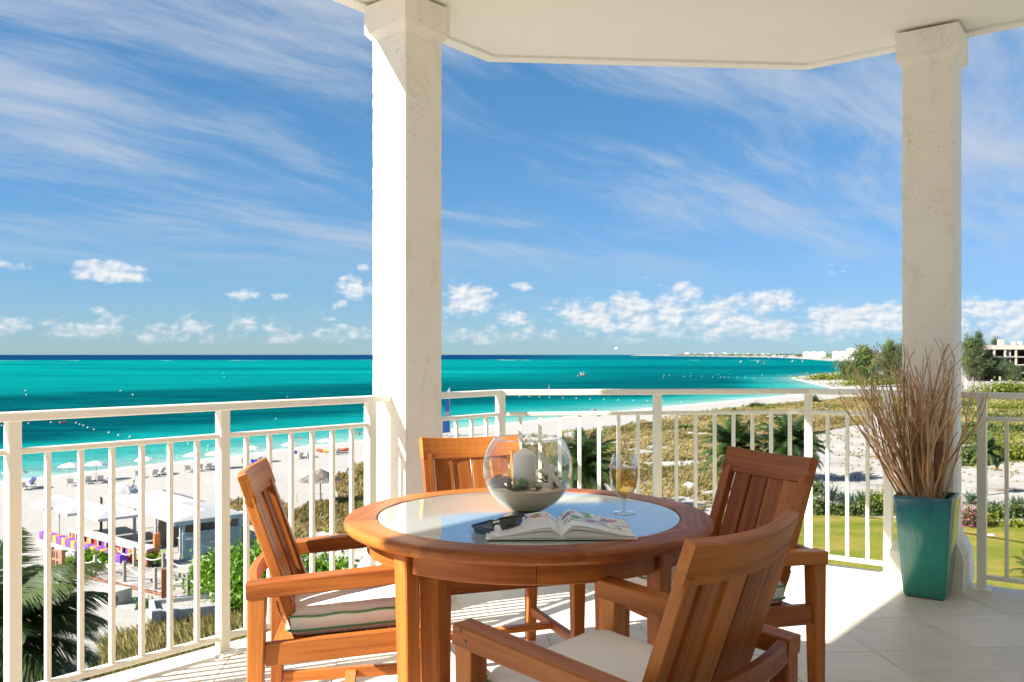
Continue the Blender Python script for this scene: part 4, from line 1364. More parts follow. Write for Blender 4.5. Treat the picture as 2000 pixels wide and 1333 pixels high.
br = empty('branch_bundle', PL + V((0, 0, 0.431)), 0, 'bundle of dry brown branches fanning out of the teal planter', 'branches')
rb = random.Random(41)
PRz = Matrix.Rotation(math.atan2(WR.y, WR.x), 3, 'Z')
def grow(mb, p, d, L, r0, r1, seg, curl, depth):
    pts, rads = [p.copy()], [r0]
    bend = V((rb.uniform(-1, 1), rb.uniform(-1, 1), rb.uniform(-.1, .7))) * curl
    for i in range(seg):
        t = (i + 1) / seg
        d = (d + bend * (1.0 / seg) + V((rb.gauss(0, 1), rb.gauss(0, 1), rb.gauss(0, .5))) * 0.085).normalized()
        p = p + d * (L / seg)
        pts.append(p.copy())
        rads.append(r0 + (r1 - r0) * t ** 0.85)
        if depth > 0 and t > 0.36 and t < .95 and rb.random() < (0.26 if depth == 2 else 0.15):
            sd = (d + V((rb.uniform(-1, 1), rb.uniform(-1, 1), rb.uniform(.1, .7))) * 0.42).normalized()
            grow(mb, p.copy(), sd, L * (1 - t) * rb.uniform(.7, 1.0) + .06, rads[-1] * .74, r1 * .85, max(4, seg - 3), curl * 1.1, depth - 1)
    mb.tube(pts, rads, 6)
for k in range(90):
    f = (k + .5) / 90 * 2 - 1                      # -1 left side of the fan ... 1 right side
    f += rb.uniform(-.15, .15)
    b = PRz @ V((f * .066 - .012, rb.uniform(-.07, .07), 0))
    lean = -0.085 + (0.29 if f < 0 else 0.15) * f * abs(f) ** .3
    tip = V((lean + rb.uniform(-.06, .06), rb.uniform(-.10, .10), rb.uniform(0.46, 0.96) - .18 * max(0, abs(f) - .5)))
    d = (tip - b * .5).normalized()
    big = rb.random() < 0.25
    mb = MB()
    grow(mb, b, d, tip.length * 0.98, rb.uniform(.010, .0150) if big else rb.uniform(.0055, .0090), .0021, 12, rb.uniform(.15, .5), 2 if big else 1)
    mb.build('branch', M['twig'], br)

# ------------------------------------------------------------------ plants
def leaf_cards(pts, size, rs, droop=0.0, aspect=0.5):
    """one small quad per point, random facing"""
    n = len(pts)
    d = rs.normal(size=(n, 3)); d[:, 2] = d[:, 2] * 0.7 + droop
    d /= np.linalg.norm(d, axis=1)[:, None] + 1e-9
    e = np.cross(d, rs.normal(size=(n, 3)))
    e /= np.linalg.norm(e, axis=1)[:, None] + 1e-9
    sz = size * rs.uniform(0.6, 1.3, n)[:, None]
    a, b = d * sz, e * sz * aspect
    v = np.stack([pts - b * .35, pts + a * .5 - b, pts + a * 1.0, pts + a * .5 + b], 1).reshape(-1, 3)
    f = np.arange(n * 4).reshape(-1, 4)
    return v, f

def clump_points(rs, n, radii, clumps, spread=0.28, low=0.15):
    """points gathered in clumps near the surface of an ellipsoid"""
    c = rs.normal(size=(clumps, 3))
    c /= np.linalg.norm(c, axis=1)[:, None]
    c *= rs.uniform(0.45, 0.95, clumps)[:, None]
    c[:, 2] = np.abs(c[:, 2]) * (1 - low) - low * rs.uniform(0, 1, clumps)
    k = rs.integers(0, clumps, n)
    p = c[k] + rs.normal(size=(n, 3)) * spread * rs.uniform(.6, 1.2, clumps)[k][:, None]
    return p * np.array(radii), rs.random(clumps)[k]

def shrub(name, loc, radii, n, size, mname, label, cat='shrub', seed=1, clumps=26, group=None, aspect=0.5, parent=None):
    rs = np.random.default_rng(seed)
    p, cr = clump_points(rs, n, radii, clumps)
    p[:, 2] = np.maximum(p[:, 2], 0.02 * radii[2])
    v, f = leaf_cards(p, size, rs, 0.25, aspect)
    rn = np.repeat(np.clip(cr * .6 + rs.random(n) * .4, 0, 1), 4)
    t = empty(name, loc, 0, label, cat, group)
    link('foliage', tri_mesh('foliage', v, f, M[mname], rn), t)
    st = MB()
    for k in range(4):
        a = rs.uniform(0, 6.28)
        st.tube([(0, 0, -.1), (math.cos(a) * radii[0] * .2, math.sin(a) * radii[1] * .2, radii[2] * .35), (math.cos(a) * radii[0] * .5, math.sin(a) * radii[1] * .5, radii[2] * .7)], [.05 * radii[2], .03 * radii[2], .01 * radii[2]], 5)
    st.build('stem', M['bark'], t)
    return t

def needle_tree(name, loc, h, rad, n, mname, label, seed=1, group=None, cat='tree', base=0.12):
    """feathery casuarina: upswept limbs hung with long soft tufts"""
    rs = np.random.default_rng(seed)
    t = empty(name, loc, 0, label, cat, group)
    tr = MB()
    tr.tube([(0, 0, -.3), (.02 * h, .01 * h, .35 * h), (-.01 * h, 0, .7 * h), (0.01 * h, 0, .95 * h)], [.028 * h, .022 * h, .012 * h, .003 * h], 7)
    P, Rn = [], []
    K = 34
    for k in range(K):
        z0 = h * (base + (0.90 - base) * (k / K) ** 0.9)
        a = k * 2.4 + rs.uniform(-.4, .4)
        L = rad * (1.0 - 0.72 * (z0 / h) ** 1.1) * rs.uniform(.45, 1.25)
        up = rs.uniform(.35, 1.1)
        tipv = np.array([math.cos(a) * L, math.sin(a) * L, L * up])
        tr.tube([(0, 0, z0), tuple(tipv * .5 + np.array([0, 0, z0])), tuple(tipv + np.array([0, 0, z0]))], [.008 * h, .005 * h, .001 * h], 4)
        m = n // K
        u = rs.uniform(.12, 1.08, m) ** .7
        q = np.outer(u, tipv) + np.array([0, 0, z0]) + rs.normal(size=(m, 3)) * rad * .10
        P.append(q); Rn.append(np.clip(rs.random() * .6 + rs.random(m) * .4, 0, 1))
    m = n // 8
    q = rs.normal(size=(m, 3)) * np.array([rad * .12, rad * .12, h * .07]) + np.array([0, 0, h * .93]); P.append(q); Rn.append(rs.random(m))
    P, Rn = np.concatenate(P), np.concatenate(Rn)
    v, f = leaf_cards(P, rad * .20, rs, 0.7, 0.09)
    link('crown', tri_mesh('crown', v, f, M[mname], np.repeat(Rn, 4)), t)
    tr.build('trunk', M['bark'], t)
    return t

def frond(rs, base, az_, el0, L, wind, leaf_len, bend=1.35, nseg=11, nleaf=34, lw=1.0):
    """one palm frond: arching midrib and two combs of leaflets; returns rib points, verts, faces"""
    d = V((math.cos(az_) * math.cos(el0), math.sin(az_) * math.cos(el0), math.sin(el0)))
    p = V(base)
    rib = [p.copy()]
    for i in range(nseg):
        d = (d + V((0, 0, -1)) * (bend / nseg) * (0.4 + 1.2 * i / nseg) + V(wind) * (1.0 / nseg) * (.5 + i / nseg)).normalized()
        p = p + d * (L / nseg)
        rib.append(p.copy())
    vs, fs = [], []
    for k in range(nleaf):
        t = 0.12 + 0.86 * k / (nleaf - 1)
        i = min(int(t * nseg), nseg - 1)
        q = rib[i].lerp(rib[i + 1], t * nseg - i)
        ax = (rib[i + 1] - rib[i]).normalized()
        sd = ax.cross(V((0, 0, 1)))
        sd = sd.normalized() if sd.length > .05 else V((1, 0, 0))
        ll = leaf_len * (math.sin(math.pi * min(1, t * .93 + .07)) ** .6) * rs.uniform(.85, 1.1)
        for s in (-1, 1):
            dd = (sd * s * 0.8 + ax * 0.62 + V((0, 0, -0.34 - .25 * rs.random())) + V(wind) * .55).normalized()
            tip = q + dd * ll
            mid = q + dd * ll * .5 + V((0, 0, .05 * ll))
            wv = ax * ((0.014 + .012 * leaf_len) * lw)
            b = len(vs)
            vs += [q - wv, q + wv, mid + wv * 1.1, tip, mid - wv * 1.1]
            fs += [(b, b + 1, b + 2), (b, b + 2, b + 4), (b + 4, b + 2, b + 3)]
    return rib, vs, fs

def palm(loc, h, L, n, label, seed=1, wind=(0, 0, 0), mname='palm_leaf', lean=(0.3, 0.2), group='palms', leaf=0.62, el=(-25, 78), nleaf=34, lw=1.0):
    rs = random.Random(seed)
    t = empty('palm_tree', loc, 0, label, 'palm', group)
    top = V((lean[0], lean[1], h))
    MB().tube([V((0, 0, -.4)), V((lean[0] * .2, lean[1] * .2, h * .35)), V((lean[0] * .6, lean[1] * .6, h * .75)), top], [.19, .14, .11, .10], 9).build('trunk', M['bark'], t)
    for k in range(n):
        f = k / max(1, n - 1)
        a = k * 2.39996 + rs.uniform(-.2, .2)
        e = R(el[1] - (el[1] - el[0]) * f + rs.uniform(-7, 7))
        rib, vs, fs = frond(rs, top, a, e, L * rs.uniform(.85, 1.08), wind, leaf * L / 2.6, 1.2 + .5 * f, nleaf=nleaf, lw=lw)
        q = rs.uniform(0, .55) + (.45 if f > .8 else .12)
        rv = MB().tube(rib, [.028 * (1 - i / len(rib)) + .004 for i in range(len(rib))], 4)
        nv = len(vs)
        v = np.array([tuple(x) for x in vs] + [x for x in rv.v])
        tri = list(fs)
        for face in rv.f:
            for j in range(1, len(face) - 1):
                tri.append((face[0] + nv, face[j] + nv, face[j + 1] + nv))
        rn = np.clip(q + np.array([rs.uniform(-.12, .12) for _ in range(len(v))]), 0, 1)
        link('frond', tri_mesh('frond', v, np.array(tri), M[mname], rn), t)
    return t

def in_poly(x, y, poly):
    res = np.zeros(len(x), bool)
    n = len(poly)
    for i in range(n):
        (x0, y0), (x1, y1) = poly[i], poly[(i + 1) % n]
        c = ((y0 > y) != (y1 > y)) & (x < (x1 - x0) * (y - y0) / (y1 - y0 + 1e-12) + x0)
        res ^= c
    return res

def grass_field(name, label, pixel_poly, n, hgt, mname, seed, blades=7, thin=0.30, far_grow=0.0, wind=(0.35, 0.15)):
    """tufts scattered over a stretch of dune (outline given where it lies on the ground)"""
    rs = np.random.default_rng(seed)
    poly = [tuple(at_ground(*q)[:2]) for q in pixel_poly]
    xs, ys = np.array([p[0] for p in poly]), np.array([p[1] for p in poly])
    X = rs.uniform(xs.min(), xs.max(), n * 6); Y = ys.min() + (ys.max() - ys.min()) * rs.random(n * 6) ** 1.35
    ok = in_poly(X, Y, poly)
    patch = np.sin(X * .33 + 2 * np.sin(Y * .12)) * np.cos(Y * .24 + 1.5 * np.sin(X * .19)) + .5 * np.sin(X * .9 + Y * .6)
    ok &= patch > -1.0 + thin * 2.2 * rs.random(n * 6)
    path = np.abs(Y - 109 - 1.6 * np.sin(X * .22)) < 1.7
    ok &= ~(path & (X > 10) & (X < 40) & (rs.random(n * 6) < .93))
    X, Y, patch = X[ok][:n], Y[ok][:n], patch[ok][:n]
    m = len(X)
    Z = height(X, Y)
    dist = np.hypot(X, Y)
    H = hgt * rs.uniform(.55, 1.35, m) * (1 + far_grow * dist / 100)
    a = rs.uniform(0, 6.283, (m, blades)); lean = rs.uniform(.1, .75, (m, blades))
    base = np.stack([X, Y, Z - .03], 1)[:, None, :] + np.stack([np.cos(a) * .12 * H[:, None], np.sin(a) * .12 * H[:, None], a * 0], -1)
    tip = base + np.stack([np.cos(a) * lean + wind[0], np.sin(a) * lean + wind[1], 1.05 - .5 * lean], -1) * H[:, None, None] * rs.uniform(.6, 1.1, (m, blades))[..., None]
    wd = (0.035 + 0.00075 * dist)[:, None] * rs.uniform(.7, 1.4, (m, blades))
    sd = np.stack([-np.sin(a), np.cos(a), a * 0], -1) * wd[..., None]
    v = np.stack([base - sd, base + sd, tip], 2).reshape(-1, 3)
    f = np.arange(m * blades * 3).reshape(-1, 3)
    tone = np.clip(0.5 + .24 * np.sin(X * .13 + Y * .09) + .2 * np.sin(X * .41 - Y * .27) + rs.normal(0, .16, m), 0, 1)
    rn = np.repeat(np.clip(np.repeat(tone, blades) + rs.normal(0, .12, m * blades), 0, 1), 3)
    o = link(name, tri_mesh(name, v, f, M[mname], rn))
    return tag(o, label, 'grass', kind='stuff')

grass_field('dune_grass', 'tan and olive dune grass covering the slope behind the beach', [(655, 930), (720, 898), (860, 885), (1000, 876), (1090, 858), (1175, 842), (1290, 822), (1440, 797), (1560, 786), (1690, 776), (1720, 800), (1690, 832), (1600, 846), (1592, 880), (1585, 935), (1420, 985), (1330, 1010), (1150, 1030), (900, 1040), (740, 1045), (690, 1050), (600, 1035), (560, 1010), (600, 985), (660, 975), (655, 950)],
            46000, 0.44, 'dune_grass', 5, thin=0.34)
grass_field('dune_weeds', 'taller green weeds dotted through the dune grass', [(690, 900), (1170, 836), (1440, 794), (1690, 778), (1600, 846), (1585, 935), (1330, 1005), (900, 1030), (690, 1045)], 2600, 0.62, 'green_grass', 15, thin=.75)
grass_field('dune_grass', 'dune grass beside the bar hut and below the thatched parasol', [(440, 985), (520, 968), (570, 1000), (600, 1045), (560, 1085), (500, 1030), (455, 1010)], 1300, 0.55, 'dune_grass', 6, thin=.2)
grass_field('sand_grass', 'sparse dry tufts on the bare sand right of the palms', [(1590, 850), (1700, 838), (1760, 850), (1990, 880), (1990, 960), (1760, 940), (1600, 935)], 620, 0.32, 'dune_grass', 8, thin=.9)
grass_field('dune_grass', 'mixed green scrub grass beyond the shaded right railing', [(1700, 775), (2060, 768), (2060, 872), (1870, 868), (1740, 836)], 15000, 0.55, 'green_grass', 9, thin=.30)
grass_field('tall_grass', 'tall windblown grass in front of the white planter trough', [(215, 1262), (300, 1235), (350, 1222), (412, 1205), (470, 1195), (560, 1180), (560, 1290), (420, 1330), (300, 1340), (190, 1340)], 2600, 0.75, 'green_grass', 10, thin=.1, wind=(-.45, .1))
grass_field('tall_grass', 'grass strip along the edge of the lawn', [(1060, 1012), (1340, 1004), (1340, 1030), (1060, 1040)], 500, 0.4, 'green_grass', 12, thin=.1)

# bright green sea grape shrubs by the boardwalk
def g(px, row):
    return at_ground(px, row)
shrub('sea_grape_shrub', g(545, 1175) + V((0, 0, 0)), (3.3, 2.6, 2.9), 17000, 0.17, 'bright_leaf', 'big bright green shrub behind the left armchair', seed=31, clumps=70, aspect=.8)
shrub('sea_grape_shrub', g(452, 1160), (2.2, 1.9, 2.4), 11000, 0.17, 'bright_leaf', 'bright green shrub between the bar hut and the boardwalk', seed=32, clumps=55, aspect=.8)
shrub('sea_grape_shrub', g(650, 1160), (1.9, 1.8, 1.5), 7000, 0.17, 'bright_leaf', 'low bright green shrub under the left armchair arm', seed=33, clumps=40, aspect=.8)
shrub('sea_grape_shrub', g(180, 1100), (1.5, .9, .85), 3000, 0.15, 'bright_leaf', 'small bright green bush below the orange and purple stools', seed=34, aspect=.8)
shrub('sea_grape_shrub', g(212, 1106), (1.0, .7, .8), 2000, 0.15, 'bright_leaf', 'small darker bush beside the awning post at the stools', seed=35, aspect=.8)
shrub('sea_grape_shrub', g(268, 1112), (.5, .4, .35), 250, 0.12, 'bright_leaf', 'tiny green bush at the foot of the orange booth', seed=36, aspect=.8)
shrub('beach_weed', g(287, 1186), (.7, .5, .5), 260, 0.12, 'bright_leaf', 'low weeds under the boardwalk beside the concrete slab', seed=37)

# palms
WIND = (0.55, -0.10, 0.0)
palm(V((-12.9, 21.5, -12.2)), 6.4, 3.1, 46, 'dark windblown palm filling the bottom left corner behind the railing', 3, (0.45, 0.25, -.05), 'dark_palm_leaf', (.2, .2), 'palms', .95, (-40, 72), 150, .62)
palm(g(1152, 1000), 3.7, 3.7, 54, 'palm crown behind the glass bowl and wine glass', 5, (.35, -.1, 0), lean=(-.3, 0), leaf=.75, nleaf=44, lw=1.1)
palm(g(1432, 932), 3.0, 4.3, 50, 'left of the two low palms beyond the right armchair', 8, (-.35, -.1, 0), lean=(.2, 0), leaf=.75, nleaf=40, lw=1.35)
palm(g(1548, 938), 3.4, 4.3, 56, 'right of the two low palms beyond the right armchair', 9, (.2, -.1, 0), lean=(-.2, 0), leaf=.75, nleaf=40, lw=1.35)
palm(g(1925, 968), 4.0, 2.0, 26, 'small palm with a bare trunk beyond the right railing', 12, (-.15, 0, -.1), leaf=.75, nleaf=26, lw=2.0, lean=(.1, 0), mname='dark_palm_leaf')
palm(g(2010, 1135), 0.5, 1.5, 14, 'low palm on the lawn at the right edge of the view', 13, (0, 0, 0), leaf=.6, nleaf=24, el=(10, 80))

# planting bed on the edge of the lawn
def agave(px, row, L, n, label, seed):
    L *= 1.55
    o = rosette('agave', g(px, row) + V((0, 0, -.02)), n, L, 0.13 * L, M['agave_leaf'], label, (18, 84), seed, 0.25, 'agave', 'agaves in the bed by the lawn')
    return o
for i, (px, row, L, lab) in enumerate([(1622, 978, 1.35, 'tall pale agave nearest the right armchair in the lawn bed'), (1648, 985, 1.1, 'second agave from the armchair in the bed by the lawn'), (1664, 990, 1.1, 'third agave from the armchair, between two balusters'),
                                     (1682, 985, 1.15, 'dark agave left of the last baluster before the planter'), (1706, 980, 1.0, 'agave beside the last baluster before the planter'), (1728, 976, .9, 'agave hidden behind the railing post beside the planter'),
                                     (1897, 985, 1.1, 'agave behind the pink bougainvillea'), (1940, 1000, 1.0, 'agave just right of the shaded railing post'), (1988, 1000, 1.3, 'large agave at the right edge of the view')]):
    agave(px, row, L, 26, lab, 60 + i)
for i, (px, row, r, mn, lab) in enumerate([(1590, 965, (1.0, .8, .9), 'shrub_leaf', 'dark shrub behind the railing corner post near the right armchair'), (1596, 1003, (.8, .6, 1.0), 'shrub_leaf', 'green shrub by the corner post at the edge of the lawn'),
                                         (1640, 1004, (.9, .7, .6), 'shrub_leaf', 'low shrub in front of the tall agaves'), (1683, 1004, (.8, .7, 1.1), 'shrub_leaf', 'leafy upright shrub in front of the dark agaves'),
                                         (1722, 1003, (1.2, .8, 1.3), 'lime_leaf', 'yellow-green shrub left of the planter'), (1965, 1010, (1.6, .8, .9), 'shrub_leaf', 'grey-green shrub right of the shaded railing post'),
                                         (1922, 1012, (.8, .6, .5), 'lime_leaf', 'low yellow-green plant behind the shaded post'), (1985, 1028, (1.6, .6, .35), 'lime_leaf', 'low yellowing plants edging the lawn on the right')]):
    shrub('bed_shrub', g(px, row), tuple(q * 1.35 for q in r), 2200, .19, mn, lab, seed=80 + i, group='shrubs in the bed by the lawn')
shrub('bougainvillea', g(1897, 1030), (1.35, 1.0, 1.9), 1700, .15, 'blossom', 'bougainvillea bush with pink flowers beside the planter', 'bush', 91)

for i, (px, row, r, lab) in enumerate([(1975, 900, (4.5, 2.5, 2.6), 'large yellow-green bush behind the right railing baluster'), (1905, 905, (2.6, 2, 2.4), 'dark olive bush just right of the column'), (1915, 840, (3, 2, 1.3), 'mid green bush higher on the dune right of the column'),
                                     (1985, 845, (4, 2, 1.2), 'spreading green bush on the dune at the right edge'), (1960, 800, (4, 2, 1.1), 'pale green bush under the right top rail'), (1885, 858, (2.2, 2, 1.0), 'small bush touching the right side of the column'),
                                     (1980, 770, (16, 6, 4.2), 'broad green thicket on the rise behind the right railing'), (1945, 822, (3, 2, 1.0), 'low green bush behind the shaded railing post')]):
    shrub('dune_bush', g(px, row), r, 5000, .30 if r[0] < 10 else .6, 'lime_leaf' if i in (0, 4, 6) else 'shrub_leaf', lab, seed=100 + i, group='bushes on the dune right of the column', clumps=34)
for i, (px, row, r, lab) in enumerate([(1498, 800, (3.2, 1.5, .8), 'bright green patch of creeper left of the middle far post'), (1600, 795, (4.5, 1.8, .7), 'bright green creeper patch right of the far corner post'), (1590, 788, (1.6, 1.2, 2.2), 'dark bush at the far railing corner post'),
                                     (1478, 797, (2.0, 1.4, 1.4), 'small green bush on the seaward edge of the dune'), (1340, 838, (2.2, 1.2, .6), 'green creeper patch on the dune crest behind the mid post'), (1430, 815, (1.8, 1.2, .8), 'low green bush above the left low palm')]):
    shrub('dune_creeper', g(px, row), r, 1600, .30, 'lime_leaf' if i < 2 else 'shrub_leaf', lab, seed=120 + i, group='green patches in the dune grass')

# casuarinas and thickets along the shore
needle_tree('casuarina_tree', g(1690, 757), 15.5, 7.5, 5200, 'needle', 'big feathery casuarina left of the planter column, behind the branches', 141, 'casuarinas')
needle_tree('casuarina_tree', g(1738, 757), 17.5, 7, 5200, 'needle', 'tall casuarina touching the left side of the planter column', 142, 'casuarinas')
needle_tree('casuarina_tree', g(1655, 752), 9.5, 6, 3200, 'needle', 'smaller casuarina at the seaward end of the row', 143, 'casuarinas')
needle_tree('casuarina_tree', g(1775, 757), 19, 8, 3200, 'dark_needle', 'casuarina mostly hidden behind the planter column', 144, 'casuarinas')
for i, (px, row, h, r, lab) in enumerate([(1893, 745, 21, 8, 'pale casuarina just right of the planter column'), (1912, 745, 23.5, 7, 'tallest casuarina in front of the unfinished building'), (1930, 745, 12, 7, 'bushy casuarina left of the middle of the unfinished building'),
                                        (1950, 745, 10.5, 6, 'casuarina in front of the middle of the unfinished building'), (1968, 745, 8.5, 5, 'dark casuarina at the foot of the concrete towers'), (1985, 746, 7, 4, 'low casuarina before the last concrete pillar'),
                                        (1902, 744, 13, 8, 'dark low casuarina behind the column edge'), (1945, 742, 21, 6, 'casuarina rising behind the roof of the unfinished building')]):
    needle_tree('casuarina_tree', g(px, row), h, r, 2600, 'dark_needle' if i else 'needle', lab, 150 + i, 'casuarinas by the unfinished building', base=.04)
shrub('sea_grape_thicket', g(1650, 741), (22, 8, 3.6), 2600, .9, 'lime_leaf', 'yellow-green thicket at the top of the beach below the casuarinas', seed=160, clumps=60)
shrub('sea_grape_thicket', g(1720, 752), (20, 6, 3.0), 2000, .9, 'lime_leaf', 'yellow-green thicket behind the dry branches', seed=161, clumps=50)
palm(g(1632, 737), 8.0, 5.0, 16, 'palm at the point of the beach left of the casuarinas', 162, (0, 0, 0), leaf=.7, nleaf=16)
palm(g(1650, 735), 7.0, 4.5, 14, 'darker palm behind the palm at the point', 163, (0, 0, 0), 'dark_palm_leaf', leaf=.7, nleaf=16)

# ------------------------------------------------------------------ beach furniture
def umbrella(px, row, R_, H_, label, tilt=0.0, sides=8, cap=0.42, group='white beach umbrellas', flat=False):
    p = g(px, row)
    t = empty('beach_umbrella', p, random.uniform(0, .7), label, 'umbrella', group)
    MB().tube([(0, 0, -.1), (0, 0, H_ + .05)], .028, 8).build('pole', M['white_paint'], t)
    vs, fs = [(0, 0, H_)], []
    rings = ((.35, .10), (.7, .27), (1.0, .5))
    for (fr, dr) in rings:
        for k in range(sides):
            for half in range(2):
                a = 2 * math.pi * (k + half * .5) / sides
                rr = R_ * fr * (1.0 if half == 0 else .955)
                vs.append((rr * math.cos(a), rr * math.sin(a), H_ - cap * dr * 2 - (.03 * fr if half else 0)))
    n = sides * 2
    for k in range(n):
        fs.append((0, 1 + k, 1 + (k + 1) % n))
    for i in range(2):
        for k in range(n):
            a, b = 1 + i * n + k, 1 + i * n + (k + 1) % n
            fs.append((a, a + n, b + n, b))
    c = MB().add(vs, fs).build('canopy', M['canvas'], t)
    sol = c.modifiers.new('thick', 'SOLIDIFY'); sol.thickness = .012
    ribs = MB()
    for k in range(sides):
        a = 2 * math.pi * k / sides
        ribs.tube([(0, 0, H_ - .55), (R_ * .6 * math.cos(a), R_ * .6 * math.sin(a), H_ - cap * .5)], .009, 4)
    ribs.build('ribs', M['white_paint'], t)
    t.rotation_euler.y = tilt
    return t

UMB = [(27, 957, 'white beach umbrella at the left edge, crossed by the first railing post'), (137, 943, 'white beach umbrella just left of the second baluster, by the water'), (187, 939, 'white beach umbrella just right of the second baluster, by the water'),
       (284, 929, 'white beach umbrella crossed by the fourth baluster from the left post'), (379, 919, 'white beach umbrella crossed by the last baluster before the second post'), (421, 916, 'white beach umbrella half hidden by the second railing post'),
       (493, 904, 'white beach umbrella above the top of the left armchair'), (568, 895, 'white beach umbrella with blue and red things beneath it'), (637, 887, 'white beach umbrella nearest the kayaks')]
for (px, row, lab) in UMB:
    umbrella(px, row, 1.22, 2.15, lab, random.uniform(-.08, .05))
umbrella(238, 985, 1.25, 1.75, 'white beach umbrella beside the walking man, leaning over', .22)

def make_lounger():
    t = empty('sun_lounger')
    w_ = M['white_paint']
    for s in (-1, 1):
        MB().board((s * .3, -.95, .3), (s * .3, .55, .3), .04, .06).build('side_rail', w_, t)
        MB().board((s * .3, -.85, 0), (s * .3, -.85, .28), .05, .05).build('leg', w_, t)
        MB().board((s * .3, .45, 0), (s * .3, .45, .28), .05, .05).build('leg', w_, t)
    MB().box((0, -.35, .345), (.6, 1.2, .05)).build('seat', M['canvas'], t)
    MB().board((0, .26, .36), (0, .66, .92), .6, .05, up=(0, 1, 0)).build('backrest', M['canvas'], t)
    return t
l0 = make_lounger()
LOUNGE = [(45, 958, 15), (58, 952, 30), (140, 950, 10), (170, 946, 20), (196, 944, 15), (208, 941, 30), (272, 934, 10), (300, 932, 20), (312, 929, 30), (368, 923, 10), (388, 921, 20), (408, 919, 15), (428, 917, 30), (478, 909, 10), (505, 906, 20), (517, 903, 25), (585, 897, 20), (597, 895, 30), (655, 889, 25)]
LL = ['lounger under the umbrella at the left edge', 'lounger with the blue towel near the left edge', 'lounger below the second umbrella from the left', 'left lounger of the pair by the third umbrella', 'right lounger of the pair by the third umbrella',
      'lounger with its back raised right of the third umbrella', 'left lounger under the fourth umbrella', 'middle lounger under the fourth umbrella', 'right lounger under the fourth umbrella', 'left lounger under the fifth umbrella', 'lounger between the fifth umbrella and its baluster',
      'lounger left of the second railing post', 'lounger behind the second railing post', 'left lounger above the left armchair', 'middle lounger above the left armchair', 'right lounger above the left armchair', 'left lounger by the blue bag', 'right lounger by the blue bag', 'lounger in front of the kayaks']
for i, ((px, row, a), lab) in enumerate(zip(LOUNGE, LL)):
    o = l0 if i == 0 else copy_tree(l0)
    o.location = g(px, row)
    o.rotation_euler = (0, 0, R(160 + a * 3))
    tag(o, 'white ' + lab, 'lounger', 'white sun loungers on the beach')

def towel(px, row, z, w_, h_, label, mname='blue_cloth', rz=0.5):
    n = 7
    vs = [( (i / (n - 1) - .5) * w_, .10 * math.sin(j * 1.1) - .35 * (j / (n - 1)) , h_ * (1 - j / (n - 1)) + .05 * math.sin(i * 1.7 + j)) for j in range(n) for i in range(n)]
    fs = [(j * n + i, j * n + i + 1, (j + 1) * n + i + 1, (j + 1) * n + i) for j in range(n - 1) for i in range(n - 1)]
    o = MB().add(vs, fs, smooth=True).build('beach_towel', M[mname], None, g(px, row) + V((0, 0, z)), rz)
    so = o.modifiers.new('thick', 'SOLIDIFY'); so.thickness = .02
    return tag(o, label, 'towel', 'towels hung on loungers')
towel(66, 951, .25, .75, .75, 'dark blue towel hanging over a lounger near the left edge', rz=-.5)
towel(498, 907, .15, 1.0, .45, 'dark blue towel over a lounger above the left armchair', rz=.3)
bag = blob('beach_bag', g(578, 893) + V((0, 0, .62)), (.2, .2, .24), M['bright_blue'], 'bright blue beach bag hanging under an umbrella', 'bag', 9)
fl_ = MB().tube([(0, 0, 0), (0, 0, 2.6)], .02, 6)
fl_.build('flag_pole', M['white_paint'], None, g(580, 893) + V((.2, .3, -.05)))
tag(bpy.data.objects['flag_pole'], 'thin pole with a small red flag beside an umbrella', 'flag pole')
MB().box((.12, 0, 2.45), (.26, .012, .26)).build('flag', M['red'], bpy.data.objects['flag_pole'])

def kayak(px, row, rz, cols, label):
    t = empty('kayak', g(px, row), rz, label, 'kayak', 'kayaks on the beach')
    L = 3.2
    for k, (x0, x1, c) in enumerate(((-1, -.35, cols[0]), (-.35, .3, cols[1]), (.3, 1, cols[2]))):
        vs, fs = [], []
        xs = np.linspace(x0, x1, 8)
        for x in xs:
            wd = .36 * (1 - abs(x) ** 2.2) + .015
            for a in range(8):
                an = 2 * math.pi * a / 8
                vs.append((x * L / 2, wd * math.cos(an), .22 + (.18 + .12 * abs(x) ** 2) * math.sin(an) * (1 - .5 * abs(x) ** 4) + .12 * abs(x) ** 2))
        for i in range(7):
            for a in range(8):
                b = (a + 1) % 8
                fs.append((i * 8 + a, (i + 1) * 8 + a, (i + 1) * 8 + b, i * 8 + b))
        fs += [tuple(range(8)), tuple(56 + a for a in range(7, -1, -1))]
        MB().add(vs, fs, smooth=True).build('hull_section', M[c], t)
    return t
kayak(640, 884, R(4), ('red', 'yellow', 'orange'), 'red and yellow kayak lying behind the last umbrella')
kayak(664, 882, R(16), ('orange', 'orange', 'red'), 'orange kayak right of the last umbrella')

